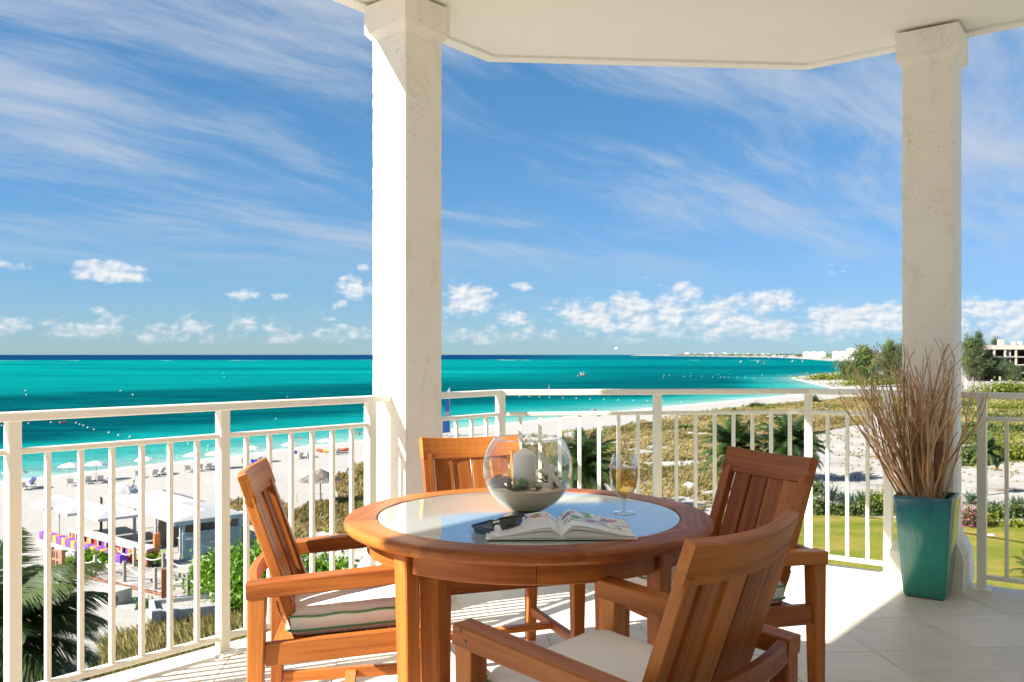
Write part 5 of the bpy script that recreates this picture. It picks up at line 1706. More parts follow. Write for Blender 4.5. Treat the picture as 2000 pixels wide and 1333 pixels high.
# thatched parasol and rope stakes
tp = empty('thatched_parasol', g(626, 985), 0, 'grey thatched parasol standing alone on the sand', 'parasol')
MB().tube([(0, 0, -.2), (0, 0, 2.5)], .05, 8).build('pole', M['bark'], tp)
rs_ = np.random.default_rng(4)
TH = []
for lay in range(5):
    r0, r1 = .05 + .36 * lay, .05 + .36 * (lay + 1) + .06
    za, zb = 3.15 - .20 * lay, 3.15 - .20 * (lay + 1) - .06
    n = 40 + 30 * lay
    a = np.arange(n) / n * 6.283 + rs_.uniform(-.05, .05, n)
    wv = (6.283 / n * .8)
    def ring(rr, zz, da):
        return np.stack([rr * np.cos(a + da), rr * np.sin(a + da), zz + np.zeros(n) + rs_.normal(0, .012, n)], 1)
    j = rs_.uniform(.92, 1.08, n)
    v = np.stack([ring(r0, za, -wv), ring(r0, za, wv), ring(r1 * j, zb, wv), ring(r1 * j, zb, -wv)], 1).reshape(-1, 3)
    link('thatch_layer', tri_mesh('thatch_layer', v, np.arange(n * 4).reshape(-1, 4), M['thatch'], np.repeat(rs_.random(n), 4)), tp)
sf = empty('rope_barrier', g(604, 984), 0, 'low stakes with a rope beside the thatched parasol', 'barrier')
for k, dx in enumerate((-1.1, .0, 1.0)):
    MB().board((dx, k * .3, -.2), (dx, k * .3, .85), .05, .05).build('stake', M['grey_post'], sf)
MB().tube([(-1.1, 0, .8), (-.5, .1, .72), (0, .3, .8), (.5, .4, .74), (1.0, .6, .8)], .02, 5).build('rope', M['rope'], sf)

# ------------------------------------------------------------------ people
def person(loc, rz, label, shirt, shorts, skin='skin', stride=0.28, lean=0.0, arm=0.25, cap=None, h=1.74, group=None):
    t = empty('person', loc, rz, label, 'person', group)
    k = h / 1.74
    J = {'pel': (0, 0, .93), 'wst': (0, .01 + lean * .2, 1.10), 'chs': (0, .02 + lean * .6, 1.32), 'nck': (0, .02 + lean, 1.48), 'hd0': (0, .035 + lean * 1.1, 1.57), 'hd1': (0, .045 + lean * 1.15, 1.68)}
    for s, nm in ((-1, 'l'), (1, 'r')):
        st = stride * s
        J.update({'hip' + nm: (.09 * s, 0, .90), 'kne' + nm: (.10 * s, st * .55 + .04, .50), 'ank' + nm: (.10 * s, st, .09), 'toe' + nm: (.11 * s, st + .15, .03),
                  'sho' + nm: (.19 * s, .02 + lean * .8, 1.42), 'elb' + nm: (.25 * s, -arm * s * .5 + lean * .6, 1.15), 'wri' + nm: (.24 * s, -arm * s + .12 + lean * .6, .92), 'han' + nm: (.235 * s, -arm * s + .17 + lean * .6, .84)})
    RAD = {'pel': .13, 'wst': .12, 'chs': .14, 'nck': .055, 'hd0': .085, 'hd1': .088, 'hip': .095, 'kne': .058, 'ank': .042, 'toe': .035, 'sho': .06, 'elb': .042, 'wri': .03, 'han': .038}
    E = [('pel', 'wst'), ('wst', 'chs'), ('chs', 'nck'), ('nck', 'hd0'), ('hd0', 'hd1')]
    for nm in 'lr':
        E += [('pel', 'hip' + nm), ('hip' + nm, 'kne' + nm), ('kne' + nm, 'ank' + nm), ('ank' + nm, 'toe' + nm), ('chs', 'sho' + nm), ('sho' + nm, 'elb' + nm), ('elb' + nm, 'wri' + nm), ('wri' + nm, 'han' + nm)]
    names = list(J)
    def skinned(nm, keep, grow, mt):
        ns = [x for x in names if x in keep]
        me = bpy.data.meshes.new(nm)
        me.from_pydata([tuple(c * k for c in J[x]) for x in ns], [(ns.index(a), ns.index(b)) for a, b in E if a in ns and b in ns], [])
        o = link(nm, me, t)
        md = o.modifiers.new('skin', 'SKIN')
        sk = me.skin_vertices[0].data
        for i, x in enumerate(ns):
            r = RAD.get(x, RAD.get(x[:3])) * k * grow
            sk[i].radius = (r, r * (.78 if x in ('pel', 'wst', 'chs') else 1))
            sk[i].use_root = x in ('pel', 'chs') and (x == 'pel' or 'pel' not in ns)
        sb = o.modifiers.new('smooth', 'SUBSURF'); sb.levels = sb.render_levels = 1
        me.materials.append(M[mt])
        return o
    skinned('body', set(names), 1.0, skin)
    if shirt:
        skinned('shirt', {'wst', 'chs', 'shol', 'shor', 'elbl', 'elbr'}, 1.22, shirt)
    if shorts:
        skinned('shorts', {'pel', 'hipl', 'hipr', 'knel', 'kner'}, 1.25, shorts)
    hair = MB().lathe([(.0, .108), (.05, .10), (.085, .065), (.096, .02), (.094, -.01)], 14, tuple(c * k for c in (0, .04 + lean * 1.13, 1.655)))
    hair.build('cap' if cap else 'hair', M[cap or 'navy'], t)
    return t

person(g(258, 973), R(-60), 'man in white shirt, cap and dark shorts walking on the sand', 'white_paint', 'navy', 'dark_skin', .34, .10, cap='white_paint')
wp_ = at_depth(702, 851, 158); wp_.z = SEA - 0.85
person(wp_, R(20), 'bather standing waist deep in the shallow water', None, 'navy', 'skin', .05)
person(g(1156, 812.5), R(150), 'left of two people strolling along the waterline', 'hut_inner', 'navy', 'skin', .3)
person(g(1162, 812.5), R(150), 'right of two people strolling along the waterline', 'navy', 'navy', 'skin', -.3)

# ------------------------------------------------------------------ beach bar, awning and seating
EAVE = -9.5
def at_z(px, row, z):
    y = FPX * (CAM_H - z) / (row - HOR)
    return V(((px - 1000) / FPX * y, y, z))
BA = at_z(340, 1022, EAVE)
E1 = (at_z(478, 1004, EAVE) - BA).normalized()
E2 = V((-E1.y, E1.x, 0))
BROT = math.atan2(E1.y, E1.x)
BG = -12.03
bar = empty('beach_bar', (BA.x, BA.y, BG), BROT, 'blue-grey slatted beach bar hut with a white flat roof', 'bar hut')
EH = EAVE - BG
W_, D_ = 4.8, 5.6
roof = MB()
roof.add([(-.05, -.05, EH), (W_, -.05, EH), (W_, D_, EH + .10), (-.05, D_, EH + .10), (-.05, -.05, EH + .05), (W_ * .5, D_ * .15, EH + .5), (W_, -.05, EH + .05), (W_, D_, EH + .15), (W_ * .5, D_, EH + .42), (-.05, D_, EH + .15)],
         [(0, 3, 2, 1), (4, 6, 5), (6, 7, 8, 5), (9, 4, 5, 8), (0, 1, 6, 4), (1, 2, 7, 6), (2, 3, 9, 8, 7), (3, 0, 4, 9)])
roof.build('roof', M['white_paint'], bar)
for (p0, p1) in (((0.0, .02, EH - .12), (W_ - .05, .02, EH - .12)),):
    MB().board(p0, p1, .06, .22).build('fascia', M['hut_blue'], bar)
MB().board((.02, .12, EH - .06), (.02, D_, EH - .02), .06, .10).build('fascia', M['white_paint'], bar)
for (x, y, mt, w_) in ((.62, .05, 'hut_blue', .16), (W_ - .3, .05, 'hut_blue', .16), (.45, .12, 'white_paint', .10), (.1, D_ - .2, 'mauve_post', .14), (W_ - .3, D_ - .2, 'hut_blue', .14), (.05, 3.1, 'mauve_post', .13)):
    MB().board((x, y, -.1), (x, y, EH - .02), w_, w_).build('post', M[mt], bar)
for i in range(9):
    z = .80 + i * .105
    MB().board((.55, -.03, z), (W_ - .25, -.03, z), .025, .072).build('slat', M['hut_blue'], bar)
MB().box((W_ / 2 + .2, .03, .37), (W_ - .9, .08, .76)).build('front_wall', M['hut_blue'], bar)
MB().board((.5, -.08, 1.76), (W_ - .2, -.08, 1.76), .16, .06).build('counter', M['hut_blue'], bar)
MB().box((W_ - .1, D_ / 2, EH / 2 - .05), (.08, D_ - .3, EH - .1)).build('back_wall', M['hut_inner'], bar)
MB().box((W_ / 2 + .5, D_ - .1, EH / 2 - .05), (W_ - 1.3, .08, EH - .1)).build('side_wall', M['hut_inner'], bar)
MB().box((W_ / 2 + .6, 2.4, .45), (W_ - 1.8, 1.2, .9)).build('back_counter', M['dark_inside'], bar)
MB().box((W_ / 2 + .6, 2.4, .93), (W_ - 1.7, 1.3, .05)).build('work_top', M['white_paint'], bar)
MB().box((2.5, .0, .98), (.45, .22, .16)).build('tray', M['white_paint'], bar)

def barp(x, y, z=0.0):
    return V((BA.x, BA.y, BG + z)) + E1 * x + E2 * y
person(barp(3.1, .9), BROT + R(-100), 'bartender in a lavender shirt behind the slatted bar wall', 'lavender', 'navy', 'dark_skin', .05)

aw = empty('shade_awning', barp(0, D_ + .15), BROT, 'long white fabric awning on posts beside the bar hut', 'awning')
AL = 8.1
vs, fs = [], []
nu, nv_ = 12, 9
for j in range(nv_ + 1):
    for i in range(nu + 1):
        u, v = i / nu, j / nv_
        sag = .14 * math.sin(math.pi * v) * (.6 + .4 * math.cos(u * 6 * math.pi))
        vs.append((v * W_ + (.07 * math.cos(u * 8 * math.pi) if j == 0 else 0), u * AL, EH + .12 - sag + .02 * math.sin(7 * u + 5 * v)))
for j in range(nv_):
    for i in range(nu):
        a = j * (nu + 1) + i
        fs.append((a, a + nu + 1, a + nu + 2, a + 1))
o = MB().add(vs, fs, smooth=True).build('canopy', M['canvas'], aw)
so = o.modifiers.new('thick', 'SOLIDIFY'); so.thickness = .015
for i in range(nu):
    if i % 2 == 0:
        MB().board((-.02, (i + .1) / nu * AL, EH + .10), (-.02, (i + .95) / nu * AL, EH + .10), .035, .035).build('edge_batten', M['bark'], aw)
for (x, y, mt) in ((.1, 6.4, 'mauve_post'), (.1, 1.3, 'mauve_post'), (W_ - .1, .6, 'mauve_post'), (W_ - .1, 6.4, 'mauve_post'), (.1, AL - .05, 'bark')):
    MB().board((x, y, -.1), (x, y, EH + .10), .16, .16).build('post', M[mt], aw)

def market_umbrella(px, y, label, S=1.55, H=2.35):
    p = V(((px - 1000) / FPX * y, y, BG))
    t = empty('market_umbrella', p, BROT, label, 'umbrella', 'large white market umbrellas beside the awning')
    MB().tube([(0, 0, -.1), (0, 0, H + .75)], .04, 8).build('pole', M['white_paint'], t)
    vs, fs = [(0, 0, H + .70)], []
    for fr, dz in ((.5, .40), (1.0, .02), (1.0, -.16)):
        for s in range(4):
            for k in range(4):
                q = -1 + k / 2
                x, yy = [(q, -1), (1, q), (-q, 1), (-1, -q)][s]
                sg_ = .05 * (1 - q * q) * fr
                vs.append((x * S * fr * (1 - .02 * (1 - q * q)), yy * S * fr * (1 - .02 * (1 - q * q)), H + dz - (0 if dz < 0.1 and fr == 1 and dz < 0 else sg_ * .6)))
    n = 16
    for k in range(n):
        fs.append((0, 1 + k, 1 + (k + 1) % n))
    for i in range(2):
        for k in range(n):
            a, b = 1 + i * n + k, 1 + i * n + (k + 1) % n
            fs.append((a, a + n, b + n, b))
    o = MB().add(vs, fs).build('canopy', M['canvas'], t)
    so = o.modifiers.new('thick', 'SOLIDIFY'); so.thickness = .015
    return t
market_umbrella(116, 65.5, 'farthest left of three large white market umbrellas by the awning')
market_umbrella(163, 63.3, 'middle one of three large white market umbrellas by the awning')
market_umbrella(222, 61.3, 'nearest of three large white market umbrellas, partly under the awning')

# row of coloured seat cubes on a low white platform, and the long counter behind
s0, s1 = at_z(84, 1062, BG), at_z(243, 1112, BG)
SD = (s1 - s0).normalized(); SLEN = (s1 - s0).length; SN = V((-SD.y, SD.x, 0)); SR = math.atan2(SD.y, SD.x)
o = MB().box((SLEN / 2, 0, .18), (SLEN + .3, .75, .40), ch=.02).build('low_platform', M['white_paint'], None, s0, SR)
tag(o, 'long low white platform carrying the orange and purple seats', 'platform')
NC = 17
cube_m = {c: MB().box((0, 0, .26), (.58, .55, .52), ch=.05).mesh('seat_cube', M[c]) for c in ('orange', 'purple')}
for i in range(NC):
    c = 'purple' if i % 2 == 0 else 'orange'
    o = link('seat_cube', cube_m[c], None, s0 + SD * (SLEN * (i + .5) / NC) + V((0, 0, .381)), SR)
    tag(o, f'{c} cube seat, {nth(i)} from the far left end of the row', 'seat', f'{c} cube seats on the platform')
ct = empty('long_counter', s0 + SN * 1.5 + SD * 1.5, SR, 'long white counter with red and purple openings behind the seats', 'counter')
CLEN = SLEN - .8
MB().box((CLEN / 2, 0, 1.02), (CLEN, .9, .07)).build('counter_top', M['plank'], ct)
MB().box((CLEN / 2, -.38, .93), (CLEN, .08, .14)).build('front_beam', M['white_paint'], ct)
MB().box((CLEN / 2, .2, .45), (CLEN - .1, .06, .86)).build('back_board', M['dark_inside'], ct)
for i in range(11):
    x = CLEN * i / 10
    MB().box((min(max(x, .08), CLEN - .08), -.36, .43), (.14, .10, .86)).build('counter_post', M['white_paint'], ct)
    if i < 10:
        MB().box((x + CLEN / 20, -.05, .48), (CLEN / 10 * .55, .4, .62)).build('panel', M[('red', 'purple', 'orange')[i % 3]], ct)

ob = empty('orange_booth', at_z(272, 1106, BG), R(-22), 'orange booth with red panels and a lavender top beside the bar', 'booth')
MB().box((0, .4, .55), (1.55, 1.1, 1.1)).build('body', M['orange'], ob)
MB().box((0, .4, 1.13), (1.65, 1.2, .06)).build('top', M['lavender'], ob)
for (x, z) in ((.46, .30), (.46, .72)):
    MB().box((x, -.16, z), (.34, .04, .34)).build('panel', M['red'], ob)
for x in (.26, .68):
    MB().box((x, -.165, .52), (.05, .05, 1.04)).build('trim', M['lavender'], ob)
MB().box((.84, .6, 1.0), (.10, .5, 2.0)).build('side_post', M['orange'], ob)
pp = empty('potted_palm', at_z(303, 1108, BG), 0, 'potted palm with yellowing leaves beside the orange booth', 'potted plant')
MB().lathe([(.20, 0), (.28, .5), (.30, .52), (.26, .52), (.24, .46)], 16).build('pot', M['navy'], pp)
rs2 = random.Random(3)
for k in range(13):
    rib, vs, fs = frond(rs2, V((0, 0, .5)), k * 2.4, R(rs2.uniform(20, 75)), 1.15, (0, 0, 0), .36, 1.5, nleaf=16)
    q = rs2.uniform(.4, 1)
    link('frond', tri_mesh('frond', np.array([tuple(v) for v in vs]), np.array(fs), M['bright_leaf'], np.full(len(vs), q)), pp)

# ------------------------------------------------------------------ boardwalk with rope posts
DZ = BG + .34
q0, q1 = at_z(186, 1123, DZ), at_z(367, 1165, DZ)
BD = (q1 - q0).normalized(); BN = V((-BD.y, BD.x, 0)); BR = math.atan2(BD.y, BD.x)
bw = empty('boardwalk', q0, BR, 'weathered grey plank boardwalk leading to the bar', 'boardwalk')
SP = (q1 - q0).length / 3
BW = 2.55
pl_mesh = [MB().board((0, -.22, 0), (0, BW + .22, 0), .262, .045, ch=.006).mesh('plank', M['plank']) for _ in range(4)]
nx_ = int((SP * 7.2 + 2.3) / .27)
for i in range(nx_):
    o = link('plank', pl_mesh[i % 4], bw, (-2.3 + i * .27, random.uniform(-.03, .03), -.024 + random.uniform(-.004, .004)), random.uniform(-.006, .006))
for y in (-.05, BW + .05):
    MB().board((-2.35, y, -.15), (SP * 7.2, y, -.15), .10, .20).build('beam', M['red_timber'], bw)
for i in range(8):
    for y in (.1, BW - .1):
        MB().board((-2 + i * SP, y, -.24), (-2 + i * SP, y, -.7), .14, .14).build('footing', M['grey_post'], bw)
post_m = MB().board((0, 0, -.35), (0, 0, 1.16), .17, .17, ch=.02).mesh('rope_post', M['grey_post'])
for r_, y in ((0, 0.0), (1, BW)):
    pr = None
    for i in range(-1, 8):
        x = i * SP * (1 if i >= 0 else .72)
        o = link('rope_post', post_m, bw, (x, y, 0), random.uniform(-.1, .1))
        if pr is not None:
            n = 9
            MB().tube([(pr + (x - pr) * k / n, y + .06, .98 - .42 * (1 - (2 * k / n - 1) ** 2)) for k in range(n + 1)], .030, 6).build('rope', M['rope'], bw)
        pr = x
o = MB().board((0, 0, 0), (0, 0, 2.35), .30, .30, ch=.02).build('timber_post', M['brown_post'], None, at_z(321, 1206, BG) + V((0, 0, .1)), R(20))
tag(o, 'thick red-brown timber post standing at the white planter trough', 'post')
tf = empty('timber_gate_frame', at_z(122, 1132, BG), R(-35), 'reddish timber gate frame behind the windblown palm', 'gate frame')
for x in (0, -1.25):
    MB().board((x, 0, -.1), (x, 0, 1.75), .24, .24).build('post', M['red_timber'], tf)
for z in (.5, 1.1, 1.6):
    MB().board((-1.3, 0, z), (0, 0, z), .08, .12).build('rail', M['red_timber'], tf)
for k in range(3):
    MB().board((-.35 - .3 * k, 0, .45), (-.35 - .3 * k, 0, 1.62), .07, .09).build('bar', M['red_timber'], tf)
tr = empty('planter_trough', at_z(296, 1236, BG), R(25), 'white rendered planter trough filled with sand beside the boardwalk', 'planter trough')
TW, TD, THh = 3.5, 2.3, 1.0
MB().box((TW / 2, .1, THh / 2), (TW, .22, THh), ch=.05).build('wall', M['white_paint'], tr)
MB().box((TW / 2, TD, THh / 2), (TW, .22, THh), ch=.05).build('wall', M['white_paint'], tr)
MB().box((.11, TD / 2 + .05, THh / 2 - .004), (.22, TD - .25, THh - .008), ch=.05).build('wall', M['white_paint'], tr)
MB().box((TW - .11, TD / 2 + .05, THh / 2 - .004), (.22, TD - .25, THh - .008), ch=.05).build('wall', M['white_paint'], tr)
MB().box((TW / 2, TD / 2 + .05, .38), (TW - .3, TD - .2, .74)).build('filling', M['sand'], tr)
for x in (.2, .9):
    MB().box((x, -.08, .55), (.42, .22, 1.12), ch=.05).build('buttress', M['white_paint'], tr)
o = MB().box((0, 0, .42), (1.5, 1.1, .85), ch=.03).build('concrete_block', M['grey_concrete'], None, at_z(222, 1180, BG), R(-28))
tag(o, 'pale concrete block under the edge of the boardwalk', 'block')
o = MB().box((0, 0, .06), (1.5, .8, .14), ch=.02).build('stepping_slab', M['grey_concrete'], None, at_z(252, 1186, BG), R(-22))
tag(o, 'flat concrete slab on the sand before the boardwalk', 'slab')

# ------------------------------------------------------------------ boats, buoys, sail
def on_sea(px, row):
    return at_z(px, row, SEA)
cata = empty('catamaran', at_z(874, 856, -12.7), R(70), 'beached catamaran with a tall blue and white sail behind the column', 'catamaran')
for y in (-1.1, 1.1):
    MB().tube([(-2.6, y, .35), (-2.2, y, .22), (0, y, .18), (2.0, y, .22), (2.7, y, .5)], [.05, .2, .24, .2, .03], 8).build('hull', M['white_paint'], cata)
for x in (-1.2, 1.0):
    MB().tube([(x, -1.1, .4), (x, 1.1, .4)], .05, 6).build('crossbeam', M['steel'], cata)
MB().tube([(1.0, 0, .4), (.8, 0, 8.4)], .06, 8).build('mast', M['steel'], cata)
for i, (z0_, z1_, c) in enumerate(((.9, 3.4, 'bright_blue'), (3.4, 4.4, 'canvas'), (4.4, 6.6, 'bright_blue'), (6.6, 8.1, 'canvas'))):
    def wdt(z):
        return 2.6 * (1 - (z - .9) / 7.4) ** .8 + .05
    MB().add([(.9, 0, z0_), (.9 - wdt(z0_), .25, z0_), (.85 - wdt(z1_), .25, z1_), (.85, 0, z1_), (.9, .02, z0_), (.9 - wdt(z0_), .27, z0_), (.85 - wdt(z1_), .27, z1_), (.85, .02, z1_)],
             [(0, 1, 2, 3), (7, 6, 5, 4), (0, 4, 5, 1), (2, 6, 7, 3)]).build('sail_panel', M[c], cata)

def hull_boat(p, L, label, rz, mast=0, cabin=True, col='white_paint', group='boats on the bay', name='motor_boat', cat='boat'):
    t = empty(name, p, rz, label, cat, group)
    vs, fs = [], []
    xs = np.linspace(-1, 1, 9)
    for x in xs:
        w_ = .17 * L * (1 if x < .1 else (1 - ((x - .1) / .9) ** 2)) + .01
        z = .11 * L * (1 + .35 * max(0, x) ** 2)
        vs += [(x * L / 2, -w_, z), (x * L / 2, -w_ * .6, -.05 * L), (x * L / 2, w_ * .6, -.05 * L), (x * L / 2, w_, z)]
    for i in range(8):
        for k in range(4):
            a, b = i * 4 + k, i * 4 + (k + 1) % 4
            fs.append((a, a + 4, b + 4, b))
    fs += [(0, 1, 2, 3), (35, 34, 33, 32)]
    MB().add(vs, fs).build('hull', M[col], t)
    if cabin:
        MB().box((-.03 * L, 0, .19 * L), (.32 * L, .22 * L, .17 * L), ch=.02 * L).build('cabin', M['white_paint'], t)
        MB().box((-.06 * L, 0, .36 * L), (.42 * L, .27 * L, .025 * L)).build('canopy', M['canvas'], t)
        for sx in (-.2, .1):
            for sy in (-.1, .1):
                MB().board((sx * L, sy * L, .1 * L), (sx * L, sy * L, .355 * L), .02 * L, .02 * L).build('canopy_post', M['steel'], t)
    if mast:
        MB().tube([(.05 * L, 0, .1 * L), (.05 * L, 0, mast)], .012 * L, 6).build('mast', M['white_paint'], t)
        MB().add([(.03 * L, 0, .2 * L), (-.42 * L, .03 * L, .22 * L), (.03 * L, 0, mast * .97), (.03 * L, .02 * L, .2 * L), (-.42 * L, .05 * L, .22 * L), (.03 * L, .02 * L, mast * .97)], [(0, 1, 2), (5, 4, 3), (0, 3, 4, 1), (1, 4, 5, 2)]).build('sail', M['canvas'], t)
    return t
for px, row, L, rz, lab in ((1448, 708, 8, .9, 'leftmost white boat moored in the far bay'), (1482, 708, 8, .5, 'second white boat from the left in the far bay'), (1550, 707, 9, .4, 'third white boat from the left in the far bay'), (1567, 707, 7.5, 1.2, 'rightmost white boat moored in the far bay'),
                            (1503, 701, 10, .3, 'small white boat close to the far shore'), (1462, 700.5, 8, .2, 'tiny boat beyond the moored boats')):
    hull_boat(on_sea(px, row), L, lab, rz)
hull_boat(on_sea(1496, 710), 7, 'low pink boat among the white ones', .2, cabin=False, col='orange')
hull_boat(on_sea(1138, 735.5), 6.8, 'long white motor boat on the open water above the railing', .12)
hull_boat(on_sea(1073, 759), 1.9, 'small white sailing dinghy just above the far railing', 1.2, mast=2.0, cabin=False, name='sailing_dinghy', cat='dinghy')
hull_boat(on_sea(1240, 699), 7, 'lone white boat near the horizon', .5)
hull_boat(on_sea(993, 774), 2.6, 'red and yellow jet ski just under the far rail', .1, cabin=False, col='red', name='jet_ski', cat='jet ski')
hull_boat(on_sea(963, 773), 3.6, 'dark boat with people left of the jet ski', .15, cabin=False, col='navy')
hull_boat(on_sea(124, 826), 1.6, 'small red float under the left top rail', 1.0, cabin=False, col='red', name='float', cat='float')
ps = at_depth(1205, 681, 1500)
pa = empty('parasail', ps, 0, 'small white parasail in the sky just above the horizon', 'parasail')
vs, fs = [], []
for i in range(5):
    for k in range(12):
        a, b = i / 4 * 1.35, k / 12 * 6.283
        vs.append((4.4 * math.sin(a) * math.cos(b), 4.4 * math.sin(a) * math.sin(b), 4.0 * math.cos(a) - 2))
for i in range(4):
    for k in range(12):
        fs.append((i * 12 + k, (i + 1) * 12 + k, (i + 1) * 12 + (k + 1) % 12, i * 12 + (k + 1) % 12))
MB().add(vs, fs, smooth=True).build('canopy', M['canvas'], pa)
MB().tube([(0, 0, -.8), (0, 0, -8)], .12, 5).build('line', M['steel'], pa)

buoy_m = MB().lathe([(0, -.25), (.25, -.18), (.36, 0), (.3, .2), (.14, .33), (0, .36)], 12).mesh('buoy', M['white_paint'])
def buoys(pts, label, group, sc=1.0):
    for i, (px, row) in enumerate(sorted(pts)):
        o = link('buoy', buoy_m, None, on_sea(px, row))
        o.scale = (sc * .7,) * 3
        tag(o, f'{label}, {nth(i)} from the left', 'buoy', group)
buoys([(1015, 774.5), (1034, 775), (1054, 776), (1074, 777), (1100, 778), (1126, 779), (1153, 780), (1180, 781), (1208, 782), (1236, 783), (1265, 783.5), (1294, 784.5), (1331, 786), (1369, 788)], 'white buoy in the long line just below the far top rail', 'buoys in the long line', 1.0)
buoys([(149, 827), (156, 830), (163, 832), (172, 836), (184, 840), (213, 846), (232, 851), (254, 854)], 'white buoy in the slanting line under the left top rail', 'buoys in the slanting line', .9)
buoys([(56, 828), (4, 832), (100, 826)], 'white buoy near the left edge under the top rail', 'buoys at the left edge', .9)
buoys([(236, 764), (260, 772), (52, 772), (438, 737), (437, 729), (50, 764)], 'white speck of a buoy on the bright turquoise water', 'buoys far out on the left', 1.6)
buoys([(368, 867), (407, 872), (406, 880), (539, 819), (561, 776), (663, 791)], 'white buoy in the shallows off the umbrellas', 'buoys in the shallows', .75)
buoys([(1297, 733), (1308, 734), (1296, 738), (1349, 735), (1371, 735.5), (1392, 737), (1403, 732), (1337, 736), (1415, 737), (1408, 738), (1423, 738), (1440, 738), (1456, 738), (1350, 730), (1473, 739), (1489, 733), (1521, 735), (1545, 735), (1247, 726), (1425, 732)], 'white float among the swimmers in the right bay', 'floats in the right bay', 1.3)

# white chairs at the waterline, far right
ch_m = MB().box((0, 0, .22), (.62, .7, .10)).board((0, .28, .25), (0, .62, 1.05), .6, .06, up=(0, 1, 0)).mesh('beach_chair', M['white_paint'])
for i, (px, row) in enumerate([(1541, 777), (1548, 777), (1556, 778), (1562, 778), (1574, 776), (1580, 776), (1600, 775)]):
    o = link('beach_chair', ch_m, None, g(px, row), R(150))
    o.scale = (1.5,) * 3
    tag(o, f'white chair in the far row under the top rail, {nth(i)} from the left', 'chair', 'far row of white beach chairs')
for i, (px, row) in enumerate([(1603, 739), (1607, 738), (1612, 737), (1617, 737), (1622, 738)]):
    o = link('beach_chair', ch_m, None, g(px, row), R(120))
    o.scale = (1.8,) * 3
    tag(o, f'white chair on the beach by the yellow-green thicket, {nth(i)} from the left', 'chair', 'white chairs by the thicket')

# marker stakes on the right
stake_m = MB().board((0, 0, -.3), (0, 0, 4.6), .42, .42).mesh('marker_stake', M['canvas'])
for px, row, lab in ((1887, 766, 'white stake just right of the column'), (1937, 768, 'white stake in the middle above the right rail'), (1953, 759, 'white stake at the edge of the green thicket')):
    tag(link('marker_stake', stake_m, None, g(px, row)), lab, 'stake', 'white stakes beyond the right rail')

# ------------------------------------------------------------------ buildings
ub = empty('unfinished_building', g(1900, 744), R(-8), 'grey unfinished concrete building without windows, behind casuarinas', 'building')
UL_ = 46.0
for f in range(4):
    z = 4.0 * (f + 1)
    MB().box((UL_ / 2, 6, z), (UL_, 13, .5)).build('floor_slab', M['raw_concrete'], ub)
    for i in range(10):
        x = UL_ * i / 9
        MB().box((min(max(x, .4), UL_ - .4), .2, z - 2), (.8, .8, 3.5)).build('pillar', M['raw_concrete'], ub)
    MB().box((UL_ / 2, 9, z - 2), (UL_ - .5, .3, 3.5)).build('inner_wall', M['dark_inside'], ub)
    for i in range(0, 9, 3):
        MB().box((UL_ * (i + .5) / 9, 4, z - 2), (.4, 7, 3.5)).build('partition', M['grey_concrete'], ub)
MB().box((UL_ / 2, .3, 17.1), (UL_, .5, 1.7)).build('parapet', M['raw_concrete'], ub)
for i, (x, w_, h_) in enumerate(((14, 2.2, 2.8), (20, 1.2, 2.0), (23, 1.2, 2.0), (27, 2.0, 4.0), (33, 4.5, 2.6), (41, 2.4, 3.2))):
    MB().box((x, 2, 17.9 + h_ / 2), (w_, 3, h_)).build('roof_block', M['raw_concrete'], ub)
for x in (29.5, 37.5):
    MB().box((x, -1.4, 8.7), (2.6, 2.8, 17.4)).build('tower', M['raw_concrete'], ub)

def hotel(px, row, w_, h_, fl_n, label, rz, tint='white_paint', bays=8):
    p = g(px, row)
    t = empty('hotel', p, rz, label, 'building', 'buildings along the far beach')
    MB().box((0, 6, h_ / 2), (w_, 12, h_)).build('wall', M[tint], t)
    for f in range(fl_n):
        for b in range(bays):
            MB().box((w_ * ((b + .5) / bays - .5), -.02, h_ * (f + .5) / fl_n), (w_ / bays * .5, .3, h_ / fl_n * .5)).build('window', M['grey_concrete'], t)
    for k in range(3):
        MB().box((w_ * (k - 1) * .33, 6, h_ + .8), (w_ * .16, 8, 1.8)).build('roof_block', M[tint], t)
    return t
hotel(1590, 701, 70, 22, 3, 'long white hotel at the left on the far beach', R(-20))
hotel(1645, 703.5, 46, 20, 3, 'cream hotel left of the casuarinas on the far beach', R(-25), 'raw_concrete')
hotel(1678, 704.5, 52, 26, 3, 'large white hotel touching the casuarinas', R(-25))
hm = MB().box((0, 0, 4), (16, 12, 8)).add([(-9, -7, 8), (9, -7, 8), (9, 7, 8), (-9, 7, 8), (-4, 0, 12), (4, 0, 12)], [(0, 1, 5, 4), (1, 2, 5), (2, 3, 4, 5), (3, 0, 4), (0, 3, 2, 1)]).mesh('far_house', M['white_paint'])
rf_ = random.Random(8)
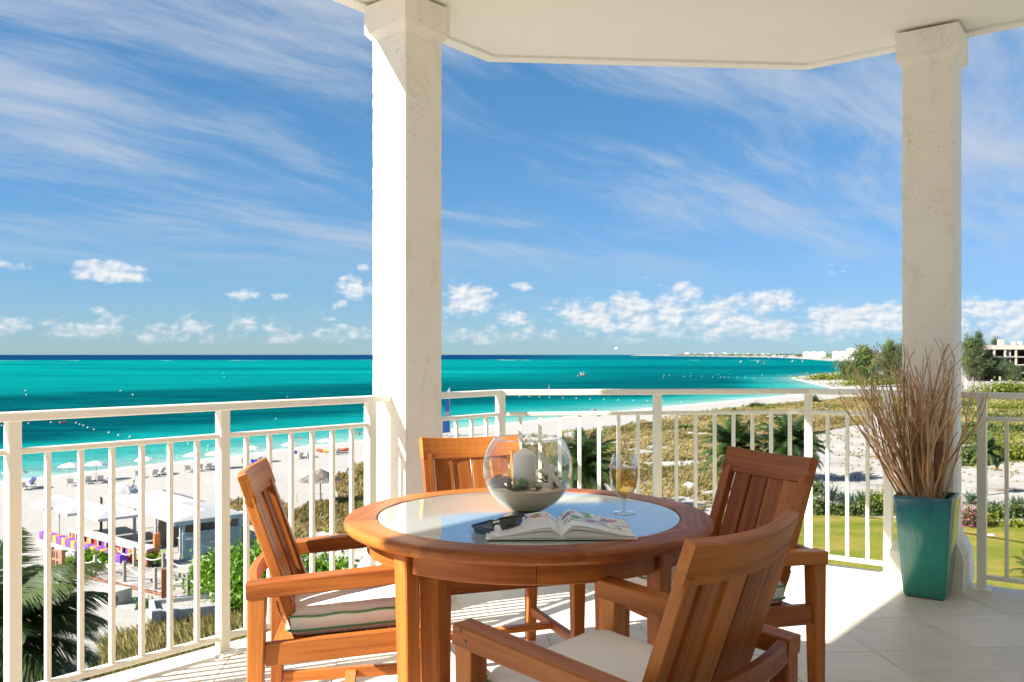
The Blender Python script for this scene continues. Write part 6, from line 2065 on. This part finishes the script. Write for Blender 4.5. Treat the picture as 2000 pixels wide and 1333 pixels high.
for k in range(22):
    t = .02 + .95 * k / 21
    px = 1340 + t * 270 + rf_.uniform(-3, 3)
    y = 9800 * (1 - t) ** 1.5 + 2900
    s = y / 4600 * rf_.uniform(.6, 1.1)
    x = (px - 1000) / FPX * y
    o = link('far_house', hm, None, (x, y + 60, float(height(x, y + 60))), rf_.uniform(-.5, .5))
    o.scale = (s * 1.5, s, s)
    tag(o, f'tiny white house on the far shore, {nth(k)} from the left', 'house', 'houses on the far shore')

# the wood along the far shore: one mass of crowns
rs3 = np.random.default_rng(17)
seg = [(1790, 10350), (1560, 7000), (1342, 4516), (980, 3000), (735, 2070)]
P, S_ = [], []
for (a, b) in zip(seg[:-1], seg[1:]):
    L = math.hypot(b[0] - a[0], b[1] - a[1])
    n = int(L / 12)
    t = rs3.random(n)
    dist = math.hypot(*a)
    off = 60 + rs3.random(n) ** 1.5 * 260
    nx, ny = -(b[1] - a[1]) / L, (b[0] - a[0]) / L
    X = a[0] + (b[0] - a[0]) * t - abs(ny) * 0 + off * .93
    Y = a[1] + (b[1] - a[1]) * t + off * .35
    Z = height(X, Y)
    for k in range(7):
        P.append(np.stack([X + rs3.normal(0, 9, n), Y + rs3.normal(0, 6, n), Z + rs3.uniform(.5, 6, n) * (.6 + .8 * rs3.random(n))], 1))
        S_.append(np.full(n, 6.0))
P = np.concatenate(P)
v, f = leaf_cards(P, 5.5, rs3, .3, .55)
o = link('coastal_wood', tri_mesh('coastal_wood', v, f, M['dark_needle'], np.repeat(rs3.random(len(P)), 4)))
tag(o, 'dark wood lining the far shore below the horizon', 'wood', kind='stuff')
# rocks in the dune
for i, (px, row, r, lab) in enumerate([(476, 1022, (.9, .6, .6), 'large pale boulder behind the bar hut'), (466, 1040, (.5, .4, .35), 'smaller boulder below the large one at the bar hut'), (1345, 955, (.7, .4, .4), 'pale rock in the dune grass right of the mid post')]):
    blob('boulder', g(px, row) + V((0, 0, r[2] * .5)), r, M['grey_concrete'], lab, 'boulder', 30 + i, 'boulders in the dune')
o = blob('litter', g(1938, 1048) + V((0, 0, .08)), (.32, .2, .1), M['white_paint'], 'white scrap lying on the lawn right of the shaded post', 'scrap', 50)
